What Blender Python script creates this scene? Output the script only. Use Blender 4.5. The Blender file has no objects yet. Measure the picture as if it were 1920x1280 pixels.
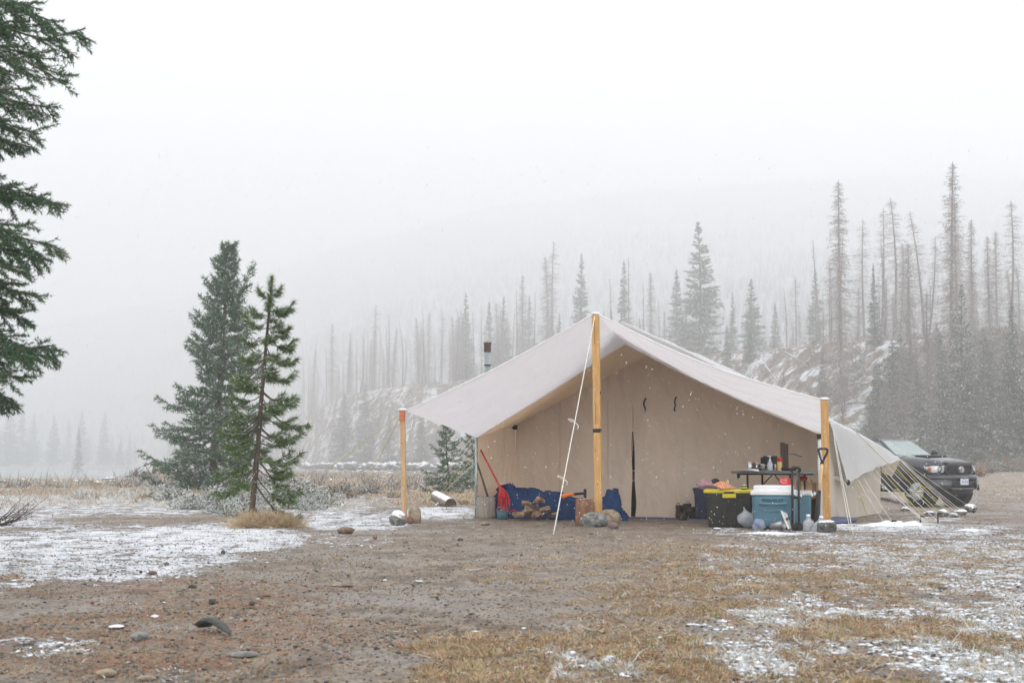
import bpy, math, random
import numpy as np
from mathutils import Vector, Matrix, Quaternion
R = math.radians
rnd = random.Random(7)
NP = np.random.RandomState(11)
SC = bpy.context.scene
COL = SC.collection

# ------------------------------------------------------------------ camera, sky, sun, exposure
FPX, CAMH = 2667.0, 0.70
TH = math.atan(230 / FPX)
cd = bpy.data.cameras.new('camera'); cam = bpy.data.objects.new('camera', cd); COL.objects.link(cam)
cam.location = (0, 0, CAMH); cam.rotation_euler = (math.pi / 2 + TH, 0, 0)
cd.sensor_width = 36; cd.lens = 36 * FPX / 1920; cd.clip_start = 0.1; cd.clip_end = 6000
cd.dof.use_dof = True; cd.dof.focus_distance = 16.8; cd.dof.aperture_fstop = 7.0
SC.camera = cam
SUN_EL, SUN_AZ = R(26), R(160)
w = bpy.data.worlds.new('World'); SC.world = w; w.use_nodes = True
nt = w.node_tree; nt.nodes.clear()
sky = nt.nodes.new('ShaderNodeTexSky'); sky.sky_type = 'NISHITA'; sky.sun_disc = False
sky.sun_elevation = SUN_EL; sky.sun_rotation = SUN_AZ; sky.air_density = 1; sky.dust_density = 6
hs = nt.nodes.new('ShaderNodeHueSaturation'); hs.inputs['Saturation'].default_value = 0.10
mxs = nt.nodes.new('ShaderNodeMixRGB'); mxs.inputs[0].default_value = 0.72; mxs.inputs[2].default_value = (9.4, 9.6, 9.9, 1)  # overcast veil
bg = nt.nodes.new('ShaderNodeBackground'); bg.inputs['Strength'].default_value = 0.15
wo = nt.nodes.new('ShaderNodeOutputWorld')
nt.links.new(sky.outputs[0], hs.inputs['Color']); nt.links.new(hs.outputs[0], mxs.inputs[1])
nt.links.new(mxs.outputs[0], bg.inputs[0]); nt.links.new(bg.outputs[0], wo.inputs[0])
sl = bpy.data.lights.new('sun', 'SUN'); sl.energy = 1.5; sl.angle = R(50); sl.color = (1, .97, .93)
so = bpy.data.objects.new('sun', sl); COL.objects.link(so)
so.rotation_euler = (math.pi / 2 - SUN_EL, 0, math.pi - SUN_AZ)
SC.view_settings.view_transform = 'Standard'; SC.view_settings.look = 'None'
SC.view_settings.gamma = 1; SC.view_settings.use_curve_mapping = False
SC.view_settings.exposure = 0.57
cy = SC.cycles
cy.use_denoising = True; cy.max_bounces = 10; cy.diffuse_bounces = 6; cy.glossy_bounces = 2
cy.transmission_bounces = 4; cy.transparent_max_bounces = 12; cy.volume_bounces = 3
cy.sample_clamp_indirect = 8

# ------------------------------------------------------------------ helpers
def ray(px, py):
    v = 640 - py
    return np.array([px - 960.0, FPX * math.cos(TH) - v * math.sin(TH), FPX * math.sin(TH) + v * math.cos(TH)])
def G(px, py, z=0.0):                       # pixel of the photograph -> point at height z
    d = ray(px, py); t = (z - CAMH) / d[2]
    return np.array([d[0] * t, d[1] * t, z])
def W(px, py, Y):                           # pixel -> point at distance Y
    d = ray(px, py); t = Y / d[1]
    return np.array([d[0] * t, Y, CAMH + d[2] * t])
def RP(px, py, p, n):                       # pixel -> point on a plane
    d = ray(px, py); o = np.array([0, 0, CAMH]); n = np.array(n, float)
    t = np.dot(np.array(p) - o, n) / np.dot(d, n); return o + d * t
def S(x, a, b):
    t = np.clip((np.asarray(x, float) - a) / (b - a), 0, 1); return t * t * (3 - 2 * t)
def _h(ix, iy, s):
    n = (ix.astype(np.int64) * 374761393 + iy.astype(np.int64) * 668265263 + s * 1442695041) & 0x7fffffff
    n = ((n ^ (n >> 13)) * 1274126177) & 0x7fffffff
    return ((n ^ (n >> 16)) & 0xffff) / 65535.0
def vn(x, y, s=0):
    x = np.asarray(x, float); y = np.asarray(y, float)
    ix, iy = np.floor(x), np.floor(y); fx, fy = x - ix, y - iy
    fx = fx * fx * (3 - 2 * fx); fy = fy * fy * (3 - 2 * fy)
    a, b, c, d = _h(ix, iy, s), _h(ix + 1, iy, s), _h(ix, iy + 1, s), _h(ix + 1, iy + 1, s)
    return (a * (1 - fx) + b * fx) * (1 - fy) + (c * (1 - fx) + d * fx) * fy
def fbm(x, y, s=0, o=4):
    t, a, n = 0, .5, 0
    for i in range(o):
        t = t + a * vn(x * 2 ** i, y * 2 ** i, s + i); n += a; a *= .5
    return t / n

def mesh(name, V, F, mats=(), mi=None, smooth=False, uv=None):
    me = bpy.data.meshes.new(name)
    V = np.asarray(V, np.float32)
    if isinstance(F, np.ndarray):
        n, k = F.shape
        me.vertices.add(len(V)); me.vertices.foreach_set('co', V.ravel())
        me.loops.add(n * k); me.loops.foreach_set('vertex_index', F.astype(np.int32).ravel())
        me.polygons.add(n); me.polygons.foreach_set('loop_start', np.arange(0, n * k, k, dtype=np.int32))
        me.update(calc_edges=True)
    else:
        me.from_pydata(V.tolist(), [], [tuple(int(i) for i in f) for f in F]); me.update()
    for m in mats: me.materials.append(m)
    if mi is not None: me.polygons.foreach_set('material_index', np.asarray(mi, np.int32))
    if smooth: me.polygons.foreach_set('use_smooth', np.ones(len(me.polygons), bool))
    return me
class MB:
    def __init__(s): s.V = []; s.F = []; s.M = []; s.n = 0
    def add(s, VF, m=0):
        V, F = VF; V = np.asarray(V, float)
        s.V.append(V); s.F += [tuple(i + s.n for i in f) for f in F]; s.M += [m] * len(F); s.n += len(V)
        return s
    def arr(s): return np.concatenate(s.V)
def tag(o, label=None, cat=None, group=None, kind=None):
    for k, v in (('label', label), ('category', cat), ('group', group), ('kind', kind)):
        if v: o[k] = v
    return o
def thing(name, loc, label, cat, group=None):
    o = bpy.data.objects.new(name, None); COL.objects.link(o); o.empty_display_size = .1
    o.location = [float(c) for c in loc]; return tag(o, label, cat, group)
def put(name, mb, mats, parent=None, smooth=False, loc=None, label=None, world=True):
    """one mesh object; vertices given in world space unless world=False"""
    if not isinstance(mats, (list, tuple)): mats = [mats]
    if isinstance(mb, MB): V, F, mi = mb.arr(), mb.F, mb.M
    elif len(mb) == 3: V, F, mi = mb
    else: V, F = mb; mi = None
    V = np.asarray(V, float)
    o = bpy.data.objects.new(name, None)
    off = np.zeros(3)
    if parent is not None:
        if world:
            q = parent
            while q is not None: off = off + np.array(q.location); q = q.parent
    elif loc is not None:
        off = np.array(loc, float)
    bpy.data.objects.remove(o)
    me = mesh(name, V - off, F, mats, mi if len(mats) > 1 else None, smooth)
    o = bpy.data.objects.new(name, me); COL.objects.link(o)
    if parent is not None: o.parent = parent
    elif loc is not None: o.location = [float(c) for c in loc]
    if label: o['label'] = label
    return o
def single(name, mb, mats, label, cat, group=None, smooth=False, loc=None):
    if loc is None:
        V = mb.arr() if isinstance(mb, MB) else np.asarray(mb[0], float)
        loc = (V[:, 0].mean(), V[:, 1].mean(), V[:, 2].min())
    return tag(put(name, mb, mats, None, smooth, loc), label, cat, group)
def copy_tree(o, parent=None):
    c = o.copy(); COL.objects.link(c); c.parent = parent
    for ch in o.children: copy_tree(ch, c)
    return c

def box(c, s, rz=0, bev=0.0, tap=1.0, rot=None):
    """box centred at c with size s; bevelled edges; tap = bottom scale"""
    x, y, z = s[0] / 2, s[1] / 2, s[2] / 2
    b = min(bev, x * .45, y * .45, z * .45)
    if b <= 0:
        V = np.array([(-x, -y, -z), (x, -y, -z), (x, y, -z), (-x, y, -z), (-x, -y, z), (x, -y, z), (x, y, z), (-x, y, z)], float)
        F = [(0, 3, 2, 1), (4, 5, 6, 7), (0, 1, 5, 4), (1, 2, 6, 5), (2, 3, 7, 6), (3, 0, 4, 7)]
    else:
        def ring(i, zz):
            X, Y = x - i, y - i
            return [(-X + b, -Y, zz), (X - b, -Y, zz), (X, -Y + b, zz), (X, Y - b, zz), (X - b, Y, zz), (-X + b, Y, zz), (-X, Y - b, zz), (-X, -Y + b, zz)]
        V = np.array(ring(b * .7, -z) + ring(0, -z + b * .7) + ring(0, z - b * .7) + ring(b * .7, z), float)
        F = [tuple(range(7, -1, -1)), tuple(range(24, 32))]
        for k in range(3):
            for i in range(8):
                j = (i + 1) % 8; F.append((k * 8 + i, k * 8 + j, k * 8 + 8 + j, k * 8 + 8 + i))
    if tap != 1.0:
        t = (V[:, 2] + z) / (2 * z); k = tap + (1 - tap) * t; V[:, 0] *= k; V[:, 1] *= k
    if rot is not None: V = V @ np.array(rot).T
    if rz:
        cz, sz = math.cos(rz), math.sin(rz)
        V = np.stack([V[:, 0] * cz - V[:, 1] * sz, V[:, 0] * sz + V[:, 1] * cz, V[:, 2]], 1)
    return V + np.array(c, float), F
def tube(P, r, n=8, cap=True, flat=None):
    P = np.asarray(P, float); m = len(P)
    r = np.full(m, r, float) if np.isscalar(r) else np.asarray(r, float)
    T = np.gradient(P, axis=0); T /= np.linalg.norm(T, axis=1)[:, None] + 1e-12
    up = np.array([0, 0, 1.0]) if abs(T[0][2]) < .9 else np.array([1.0, 0, 0])
    V = []
    N = np.cross(T[0], up); N /= np.linalg.norm(N)
    for i in range(m):
        N = N - T[i] * np.dot(N, T[i]); N /= np.linalg.norm(N) + 1e-12; B = np.cross(T[i], N)
        for k in range(n):
            a = 2 * math.pi * k / n; fy = 1 if flat is None else flat
            V.append(P[i] + r[i] * (N * math.cos(a) + B * math.sin(a) * fy))
    F = []
    for i in range(m - 1):
        for k in range(n):
            j = (k + 1) % n; F.append((i * n + k, i * n + j, (i + 1) * n + j, (i + 1) * n + k))
    if cap: F.append(tuple(range(n - 1, -1, -1))); F.append(tuple(range((m - 1) * n, m * n)))
    return np.array(V), F
def lathe(c, prof, n=16, squash=1.0):
    V = [(c[0] + r * math.cos(2 * math.pi * k / n), c[1] + r * squash * math.sin(2 * math.pi * k / n), c[2] + z) for r, z in prof for k in range(n)]
    F = [(i * n + k, i * n + (k + 1) % n, (i + 1) * n + (k + 1) % n, (i + 1) * n + k) for i in range(len(prof) - 1) for k in range(n)]
    F.append(tuple(range(n - 1, -1, -1))); F.append(tuple(range((len(prof) - 1) * n, len(prof) * n)))
    return np.array(V), F
_ico = {}
def ico(sub=2):
    if sub not in _ico:
        import bmesh
        b = bmesh.new(); bmesh.ops.create_icosphere(b, subdivisions=sub, radius=1)
        _ico[sub] = (np.array([v.co[:] for v in b.verts]), [tuple(v.index for v in f.verts) for f in b.faces]); b.free()
    return _ico[sub]
def rock(c, s, seed=0, sub=3, rough=.22, rz=0, sink=.15, square=0):
    V, F = ico(sub); V = V.copy()
    if square: V = np.sign(V) * np.abs(V) ** (1 - square)
    n = fbm(V[:, 0] * 1.3 + V[:, 2] * 1.1 + seed * 7.3, V[:, 1] * 1.3 - V[:, 2] * .9 + seed * 3.1, seed, 3)
    n2 = vn(V[:, 0] * 5 + V[:, 2] * 4 + seed, V[:, 1] * 5 - V[:, 2] * 3, seed + 5)
    V = V * (1 + rough * (n - .5)[:, None] * 2 + rough * .15 * (n2 - .5)[:, None])
    V = V * np.array(s) / 2
    cz, sz = math.cos(rz), math.sin(rz)
    V = np.stack([V[:, 0] * cz - V[:, 1] * sz, V[:, 0] * sz + V[:, 1] * cz, V[:, 2]], 1)
    return V + np.array([c[0], c[1], c[2] + s[2] * (.5 - sink)]), F
def sheet(fn, nu, nv, thick=0.0):
    """grid surface fn(u,v)->xyz arrays; optional real thickness"""
    u, v = np.meshgrid(np.linspace(0, 1, nu), np.linspace(0, 1, nv), indexing='ij')
    P = np.stack(fn(u, v), -1).reshape(-1, 3)
    i, j = np.meshgrid(np.arange(nu - 1), np.arange(nv - 1), indexing='ij')
    a = (i * nv + j).ravel(); F = np.stack([a, a + nv, a + nv + 1, a + 1], 1)
    if not thick: return P, F
    Q = P.reshape(nu, nv, 3); du = np.gradient(Q, axis=0); dv = np.gradient(Q, axis=1)
    N = np.cross(du, dv).reshape(-1, 3); N /= np.linalg.norm(N, axis=1)[:, None] + 1e-12
    n = len(P); V = np.concatenate([P, P + N * thick]); F2 = np.concatenate([F[:, ::-1], F + n])
    ed = [k * nv for k in range(nu)] + [(nu - 1) * nv + k for k in range(1, nv)] + [k * nv + nv - 1 for k in range(nu - 2, -1, -1)] + [k for k in range(nv - 2, 0, -1)]
    ed = np.array(ed); m_ = len(ed); r = np.arange(m_); r2 = np.roll(r, -1)
    return np.concatenate([V, V[ed], V[ed + n]]), np.concatenate([F2, 2 * n + np.stack([r, r2, r2 + m_, r + m_], 1)])
def bil(a, b, c, d):       # corners: u0v0, u1v0, u1v1, u0v1
    a, b, c, d = map(np.array, (a, b, c, d))
    def f(u, v):
        U, V_ = u[..., None], v[..., None]
        return (1 - U) * (1 - V_) * a + U * (1 - V_) * b + U * V_ * c + (1 - U) * V_ * d
    return f
def blades(P0, P1, wd, rs=NP, tip=0.0):
    """thin triangles from P0 to P1"""
    P0 = np.asarray(P0); P1 = np.asarray(P1); n = len(P0)
    d = P1 - P0; r = rs.normal(size=(n, 3)); s = np.cross(d, r); s /= np.linalg.norm(s, axis=1)[:, None] + 1e-9
    wd = np.broadcast_to(np.asarray(wd, float), (n,))[:, None] * .5
    V = np.stack([P0 - s * wd, P0 + s * wd, P1], 1).reshape(-1, 3)
    return V, np.arange(3 * n).reshape(-1, 3)
def cat(*parts):
    V, F, M_, n = [], [], [], 0
    for (v, f, m) in parts:
        f = np.asarray(f)
        if f.shape[1] == 4: f = np.concatenate([f[:, [0, 1, 2]], f[:, [0, 2, 3]]]); m = np.concatenate([m, m]) if not np.isscalar(m) else m
        V.append(v); F.append(f + n); M_.append(np.full(len(f), m) if np.isscalar(m) else np.asarray(m)); n += len(v)
    return np.concatenate(V), np.concatenate(F), np.concatenate(M_)
def tri(VF):
    F = []
    for f in VF[1]:
        for k in range(1, len(f) - 1): F.append((f[0], f[k], f[k + 1]))
    return np.asarray(VF[0]), np.array(F)

# ------------------------------------------------------------------ materials
class N:
    def __init__(s, name):
        s.m = bpy.data.materials.new(name); s.m.use_nodes = True; s.t = s.m.node_tree; s.t.nodes.clear()
        s.o = s.t.nodes.new('ShaderNodeOutputMaterial')
    def n(s, k, **kw):
        x = s.t.nodes.new('ShaderNode' + k)
        for a, b in kw.items():
            if hasattr(x, a): setattr(x, a, b)
        return x
    def l(s, a, b): s.t.links.new(a, b)
    def set(s, i, v):
        if isinstance(v, bpy.types.NodeSocket): s.l(v, i)
        else:
            if isinstance(v, tuple) and len(v) == 3: v = v + (1,)
            i.default_value = v
    def coord(s, sc=(1, 1, 1), obj=True, rot=(0, 0, 0)):
        if obj: c = s.n('TexCoord').outputs['Object']
        else: c = s.n('NewGeometry').outputs['Position']
        mp = s.n('Mapping'); s.l(c, mp.inputs[0]); mp.inputs['Scale'].default_value = sc; mp.inputs['Rotation'].default_value = rot
        return mp.outputs[0]
    def noise(s, scale, vec, det=4, rough=.6, dist=0):
        x = s.n('TexNoise'); s.l(vec, x.inputs['Vector']); x.inputs['Scale'].default_value = scale
        x.inputs['Detail'].default_value = det; x.inputs['Roughness'].default_value = rough; x.inputs['Distortion'].default_value = dist
        return x.outputs[0]
    def vor(s, scale, vec, out='Distance', rand=1.0):
        x = s.n('TexVoronoi'); s.l(vec, x.inputs['Vector']); x.inputs['Scale'].default_value = scale
        x.inputs['Randomness'].default_value = rand
        return x.outputs[out]
    def mr(s, v, a, b, c=0.0, d=1.0, smooth=True):
        x = s.n('MapRange'); x.interpolation_type = 'SMOOTHSTEP' if smooth else 'LINEAR'; s.l(v, x.inputs[0])
        for k, q in zip((1, 2, 3, 4), (a, b, c, d)): s.set(x.inputs[k], q)
        return x.outputs[0]
    def mix(s, f, a, b):
        x = s.n('MixRGB'); s.set(x.inputs[0], f); s.set(x.inputs[1], a); s.set(x.inputs[2], b); return x.outputs[0]
    def math(s, op, a, b=0.0):
        x = s.n('Math'); x.operation = op; s.set(x.inputs[0], a); s.set(x.inputs[1], b); return x.outputs[0]
    def up(s):
        g = s.n('NewGeometry'); x = s.n('SeparateXYZ'); s.l(g.outputs['Normal'], x.inputs[0]); return x.outputs[2]
    def bump(s, h, st, dist=.01, nrm=None):
        b = s.n('Bump'); b.inputs['Strength'].default_value = st; b.inputs['Distance'].default_value = dist; s.l(h, b.inputs['Height'])
        if nrm is not None: s.l(nrm, b.inputs['Normal'])
        return b.outputs[0]
    def pbr(s, col, rough=.8, bump=None, metal=0, spec=.3, alpha=None, trans=0, tcol=None, transm=None, coat=0):
        p = s.n('BsdfPrincipled'); s.set(p.inputs['Base Color'], col); s.set(p.inputs['Roughness'], rough)
        p.inputs['Metallic'].default_value = metal; p.inputs['Specular IOR Level'].default_value = spec
        if coat: p.inputs['Coat Weight'].default_value = coat
        if bump is not None: s.l(bump, p.inputs['Normal'])
        if alpha is not None: s.set(p.inputs['Alpha'], alpha)
        if transm: p.inputs['Transmission Weight'].default_value = transm
        out = p.outputs[0]
        if trans:
            t = s.n('BsdfTranslucent'); s.set(t.inputs[0], tcol if tcol is not None else col)
            if bump is not None: s.l(bump, t.inputs['Normal'])
            mx = s.n('MixShader'); mx.inputs[0].default_value = trans; s.l(out, mx.inputs[1]); s.l(t.outputs[0], mx.inputs[2]); out = mx.outputs[0]
        s.l(out, s.o.inputs[0]); return s.m
SNOW = (.80, .82, .86)
def M(name, c1, c2=None, sc=6, rough=.8, b=0.0, bs=60, bd=.004, metal=0, spec=.3, snow=None, stretch=(1, 1, 1), trans=0, alpha=None, tcol=None, coat=0, obj=True, c3=None):
    s = N(name); v = s.coord(stretch, obj)
    c2 = c2 or tuple(k * .75 for k in c1)
    f = s.mr(s.noise(sc, v), .32, .68); col = s.mix(f, c1, c2)
    if c3: col = s.mix(s.mr(s.noise(sc * 3.1, v, 3), .55, .72), col, c3)
    if snow is not None:
        u = s.math('ADD', s.up(), s.math('MULTIPLY', s.math('SUBTRACT', s.noise(14, s.coord(), 5), .5), 1.3))
        k = s.mr(u, snow, snow + .22); col = s.mix(k, col, SNOW)
    bp = s.bump(s.noise(bs, v, 5), b, bd) if b else None
    return s.pbr(col, rough, bp, metal, spec, alpha, trans, tcol, coat=coat)
m_snow = M('snow', (.84, .86, .90), (.74, .77, .83), 9, .7, .5, 40, .01)
m_bark = M('bark', (.13, .095, .07), (.06, .045, .035), 9, .95, .8, 30, .01, stretch=(1, 1, .25), snow=.75)
m_barkgrey = M('grey_bark', (.16, .145, .135), (.09, .08, .075), 4, .95, .6, 20, .02, stretch=(1, 1, .2))
m_barkdead = M('dead_bark', (.25, .22, .21), (.17, .15, .145), 2, .95, .4, 20, .02, stretch=(1, 1, .2))
m_twig = M('dead_twig', (.32, .27, .25), (.22, .19, .175), 1.5, .95)
m_twigdark = M('twig', (.10, .075, .055), (.06, .045, .035), 3, .95)
m_spr = M('spruce_needles', (.065, .155, .065), (.10, .19, .085), 3, .65, spec=.25, trans=.15)
m_sprd = M('spruce_needles_dark', (.04, .085, .05), (.07, .125, .065), 3, .6, spec=.3, trans=.1)
m_pine = M('pine_needles', (.12, .21, .045), (.18, .26, .07), 3, .6, spec=.25, trans=.2)
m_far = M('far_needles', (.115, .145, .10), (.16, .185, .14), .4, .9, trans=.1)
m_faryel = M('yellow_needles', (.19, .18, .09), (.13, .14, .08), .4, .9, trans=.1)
m_whitelog_ = None
m_frost = M('frosted_needles', (.46, .48, .46), (.66, .68, .68), 3, .85)
m_straw = M('dry_straw', (.47, .34, .21), (.28, .19, .115), 4, .9, trans=.2)
m_strawpale = M('pale_straw', (.62, .50, .33), (.48, .36, .22), 4, .9, trans=.2)
m_green = M('green_blades', (.16, .20, .06), (.24, .26, .10), 5, .8, trans=.2)
m_orange = M('orange_litter', (.36, .19, .10), (.22, .12, .07), 8, .9)
m_leaf = M('rusty_leaves', (.42, .22, .07), (.30, .13, .05), 2, .9, trans=.2)
def m_stone(name, a, b, snow=None, sc=9, rough=.75): return M(name, tuple(k * 1.25 for k in a), tuple(k * .7 for k in b), sc * 1.6, rough, .9, 28, .03, snow=snow, c3=tuple(k * .45 for k in a))
m_st_grey = m_stone('grey_stone', (.27, .28, .26), (.16, .17, .16))
m_st_dark = m_stone('dark_stone', (.055, .055, .052), (.09, .088, .08), rough=.5)
m_st_tan = m_stone('tan_stone', (.36, .29, .20), (.26, .20, .14))
m_st_brown = m_stone('brown_stone', (.25, .17, .115), (.16, .11, .08))
m_st_snow = m_stone('snowy_stone', (.24, .23, .21), (.15, .14, .13), snow=.25)
m_st_snow2 = m_stone('snowcapped_dark_stone', (.13, .13, .12), (.08, .08, .08), snow=.55)
m_pebble = m_stone('pebble', (.24, .22, .20), (.13, .12, .11), sc=.7)
m_black = M('black_plastic', (.012, .012, .013), (.022, .022, .022), 5, .42, .15, 30)
m_blackmetal = M('black_metal', (.02, .02, .022), (.03, .03, .03), 8, .45, metal=.3)
m_rope = M('white_rope', (.72, .71, .67), (.60, .58, .52), 20, .9)
m_ropey = M('yellow_rope', (.62, .55, .16), (.55, .48, .2), 20, .9)
m_steel = M('steel', (.55, .56, .57), (.42, .43, .44), 8, .28, metal=.9)
m_galv = M('galvanised_steel', (.42, .47, .47), (.33, .37, .37), 12, .4, metal=.6)
m_rust = M('rusty_steel', (.09, .07, .055), (.16, .09, .06), 20, .8, metal=.3)

def wood(name, a, b, sc=3, c3=None, snow=None):
    s = N(name); v = s.coord((14, 14, .9)); w_ = s.noise(sc, v, 5, .6, .6)
    col = s.mix(s.mr(w_, .3, .7), a, b)
    col = s.mix(s.mr(s.noise(2.5, s.coord((2, 2, 1)), 3), .62, .72), col, c3 or tuple(k * .45 for k in a))
    if snow is not None:
        u = s.math('ADD', s.up(), s.math('MULTIPLY', s.math('SUBTRACT', s.noise(20, s.coord()), .5), .8)); col = s.mix(s.mr(u, snow, snow + .2), col, SNOW)
    return s.pbr(col, .72, s.bump(w_, .5, .003))
m_post = wood('post_wood', (.62, .37, .15), (.48, .26, .09), c3=(.40, .20, .07))
m_postpale = wood('pale_post_wood', (.66, .46, .27), (.52, .33, .17), c3=(.5, .27, .12))
m_split = wood('split_wood', (.55, .36, .20), (.40, .24, .12))
m_greylog = wood('weathered_wood', (.34, .31, .27), (.24, .21, .18), c3=(.20, .17, .14))
m_whitelog = wood('frosted_log', (.30, .26, .22), (.18, .15, .12), snow=.42)
m_barkred = M('reddish_bark', (.30, .15, .085), (.17, .085, .055), 12, .95, 1.0, 26, .02, stretch=(1, 1, .35), c3=(.38, .27, .2))
m_endgrain = M('end_grain', (.62, .46, .29), (.50, .34, .20), 14, .85)

def canvas(name, c1, c2, trans, tcol, wr=.5, seam=None, snow=None, sc=1.2):
    s = N(name); v = s.coord((1, 1, 1)); f = s.mr(s.noise(sc, v, 5), .3, .7); col = s.mix(f, c1, c2)
    st = s.mr(s.noise(2.2, s.coord((2.2, 2.2, .5)), 7, .7), .48, .68, 0, .75); col = s.mix(st, col, tuple(k * .82 for k in c1))
    if snow is not None:
        k = s.mr(s.math('ADD', s.up(), s.math('MULTIPLY', s.noise(2.2, v, 4), .9)), snow, snow + .15); col = s.mix(k, col, SNOW)
    h = s.noise(2.6, s.coord((1, 1, .6)), 3, .55, 1.2); wv = s.noise(320, v, 1)
    b1 = s.bump(h, wr, .05); b2 = s.bump(wv, .12, .002, b1)
    return s.pbr(col, .92, b2, trans=trans, tcol=tcol, spec=.15)
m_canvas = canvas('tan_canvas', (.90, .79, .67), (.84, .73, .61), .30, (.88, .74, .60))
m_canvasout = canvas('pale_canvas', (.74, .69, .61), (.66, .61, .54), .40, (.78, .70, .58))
m_awning = canvas('awning_canvas', (.75, .74, .745), (.71, .70, .705), .74, (.90, .875, .88), wr=.5)
m_tarp = canvas('white_tarp', (.80, .81, .83), (.74, .75, .76), .55, (.90, .89, .88), snow=1.02, wr=.25)
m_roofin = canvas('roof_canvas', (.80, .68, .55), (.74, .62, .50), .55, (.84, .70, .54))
m_blue = canvas('blue_tarp', (.016, .048, .135), (.010, .030, .09), .04, (.02, .06, .25), wr=.9, sc=5)
m_bluefloor = M('blue_groundsheet', (.05, .07, .16), (.09, .10, .17), 4, .7, .4, 20)

# ------------------------------------------------------------------ terrain
_px = [-2500, -600, 300, 470, 560, 640, 720, 800, 900, 1100, 1340, 1560, 1800, 2000, 2300, 4500]
_ft = [470, 470, 470, 425, 335, 275, 245, 228, 210, 185, 150, 118, 103, 95, 88, 80]
_cr = [520, 520, 520, 460, 352, 292, 262, 248, 234, 212, 176, 141, 123, 114, 108, 100]
KD = 1.35
_ft = [a * KD for a in _ft]; _cr = [a * KD for a in _cr]
_cy = [866, 866, 866, 860, 790, 742, 728, 722, 712, 690, 668, 642, 634, 634, 634, 640]
_mp = [-2500, -600, 0, 300, 600, 900, 1200, 1600, 4500]
_my = [780, 740, 650, 590, 490, 415, 378, 352, 350]
def TZ(X, Y):
    X = np.asarray(X, float); Y = np.maximum(np.asarray(Y, float), .01)
    px = 960 + 2676 * np.clip(X / Y, -3, 3)
    z = -.41 * S(Y, 21, 34) * S(px, 1560, 1730) * (1 - S(Y, 44, 90))
    z = z - .5 * S(Y, 55, 140) * (1 - S(px, 1100, 1400))
    z = z - 1.5 * S(Y, 70, 100) * (1 - S(px, 215, 330)) * (1 - S(Y, 590, 630))
    nz = .05 * (fbm(X * .35, Y * .35, 3) - .5) + .022 * (fbm(X * 1.7, Y * 1.7, 5) - .5) + (.016 * (fbm(X * 6, Y * 4.5, 8) - .5) + .018 * (fbm(X * 17, Y * 8, 18, 3) - .5)) * (Y < 45)
    nearflat = 1 - S(np.hypot(X - 2, Y - 18), 2.5, 5) * .9
    z = z + nz * np.where(Y > 60, 2.5, 1) * (1 - .8 * nearflat) + .25 * (fbm(X * .05, Y * .05, 2) - .5) * S(Y, 60, 120)
    ft = np.interp(px, _px, _ft) + 10 * (fbm(px * .012, X * 0, 4) - .5); cr = np.interp(px, _px, _cr) + 6 * (fbm(px * .02, X * 0, 6) - .5)
    zc = CAMH + (870 - np.interp(px, _px, _cy)) * cr / FPX
    t = np.clip((Y - ft) / (cr - ft), 0, 1)
    gully = (fbm(px * .03, Y * .02, 9) - .5)
    face = S(t, 0, 1) * .55 + t * .45 + gully * .14 * np.sin(np.pi * t)
    zz = z * (1 - t) + zc * face
    back = np.clip(Y - cr, 0, None)
    zz = np.where(t >= 1, zc + back * .012 + .6 * (fbm(X * .04, Y * .04, 12) - .5) * np.clip(back / 20, 0, 1), zz)
    ms = cr + 110; md = 1750.
    mh = CAMH + (870 - np.interp(px, _mp, _my)) * md / FPX
    q = np.clip((Y - ms) / (md - ms), 0, 1); bump_ = 34 * (fbm(X * .004, Y * .004, 15) - .5) * S(q, 0, .5)
    return zz + (mh - zc) * (q ** 1.25) * (q > 0) + bump_ * (q > 0)
def tz(x, y): return float(TZ(np.array([x]), np.array([y]))[0])
def proj(X, Y, Z):
    zc = Y * math.cos(TH) + (Z - CAMH) * math.sin(TH); yc = -Y * math.sin(TH) + (Z - CAMH) * math.cos(TH)
    return 960 + FPX * X / zc, 640 - FPX * yc / zc
def gauss(px, py, cx, cy, rx, ry, a=1): return a * np.exp(-(((px - cx) / rx) ** 2 + ((py - cy) / ry) ** 2))
def blob(px, py, cx, cy, rx, ry, a=1): return a * (1 - S(np.sqrt(((px - cx) / rx) ** 2 + ((py - cy) / ry) ** 2), .6, 1.15))
def SNN(X, Y): return .5 + 1.5 * (.6 * fbm(X * 3.4, Y * 2.2, 71, 5) + .4 * fbm(X * 14, Y * 7, 74, 3) - .5)
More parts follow.
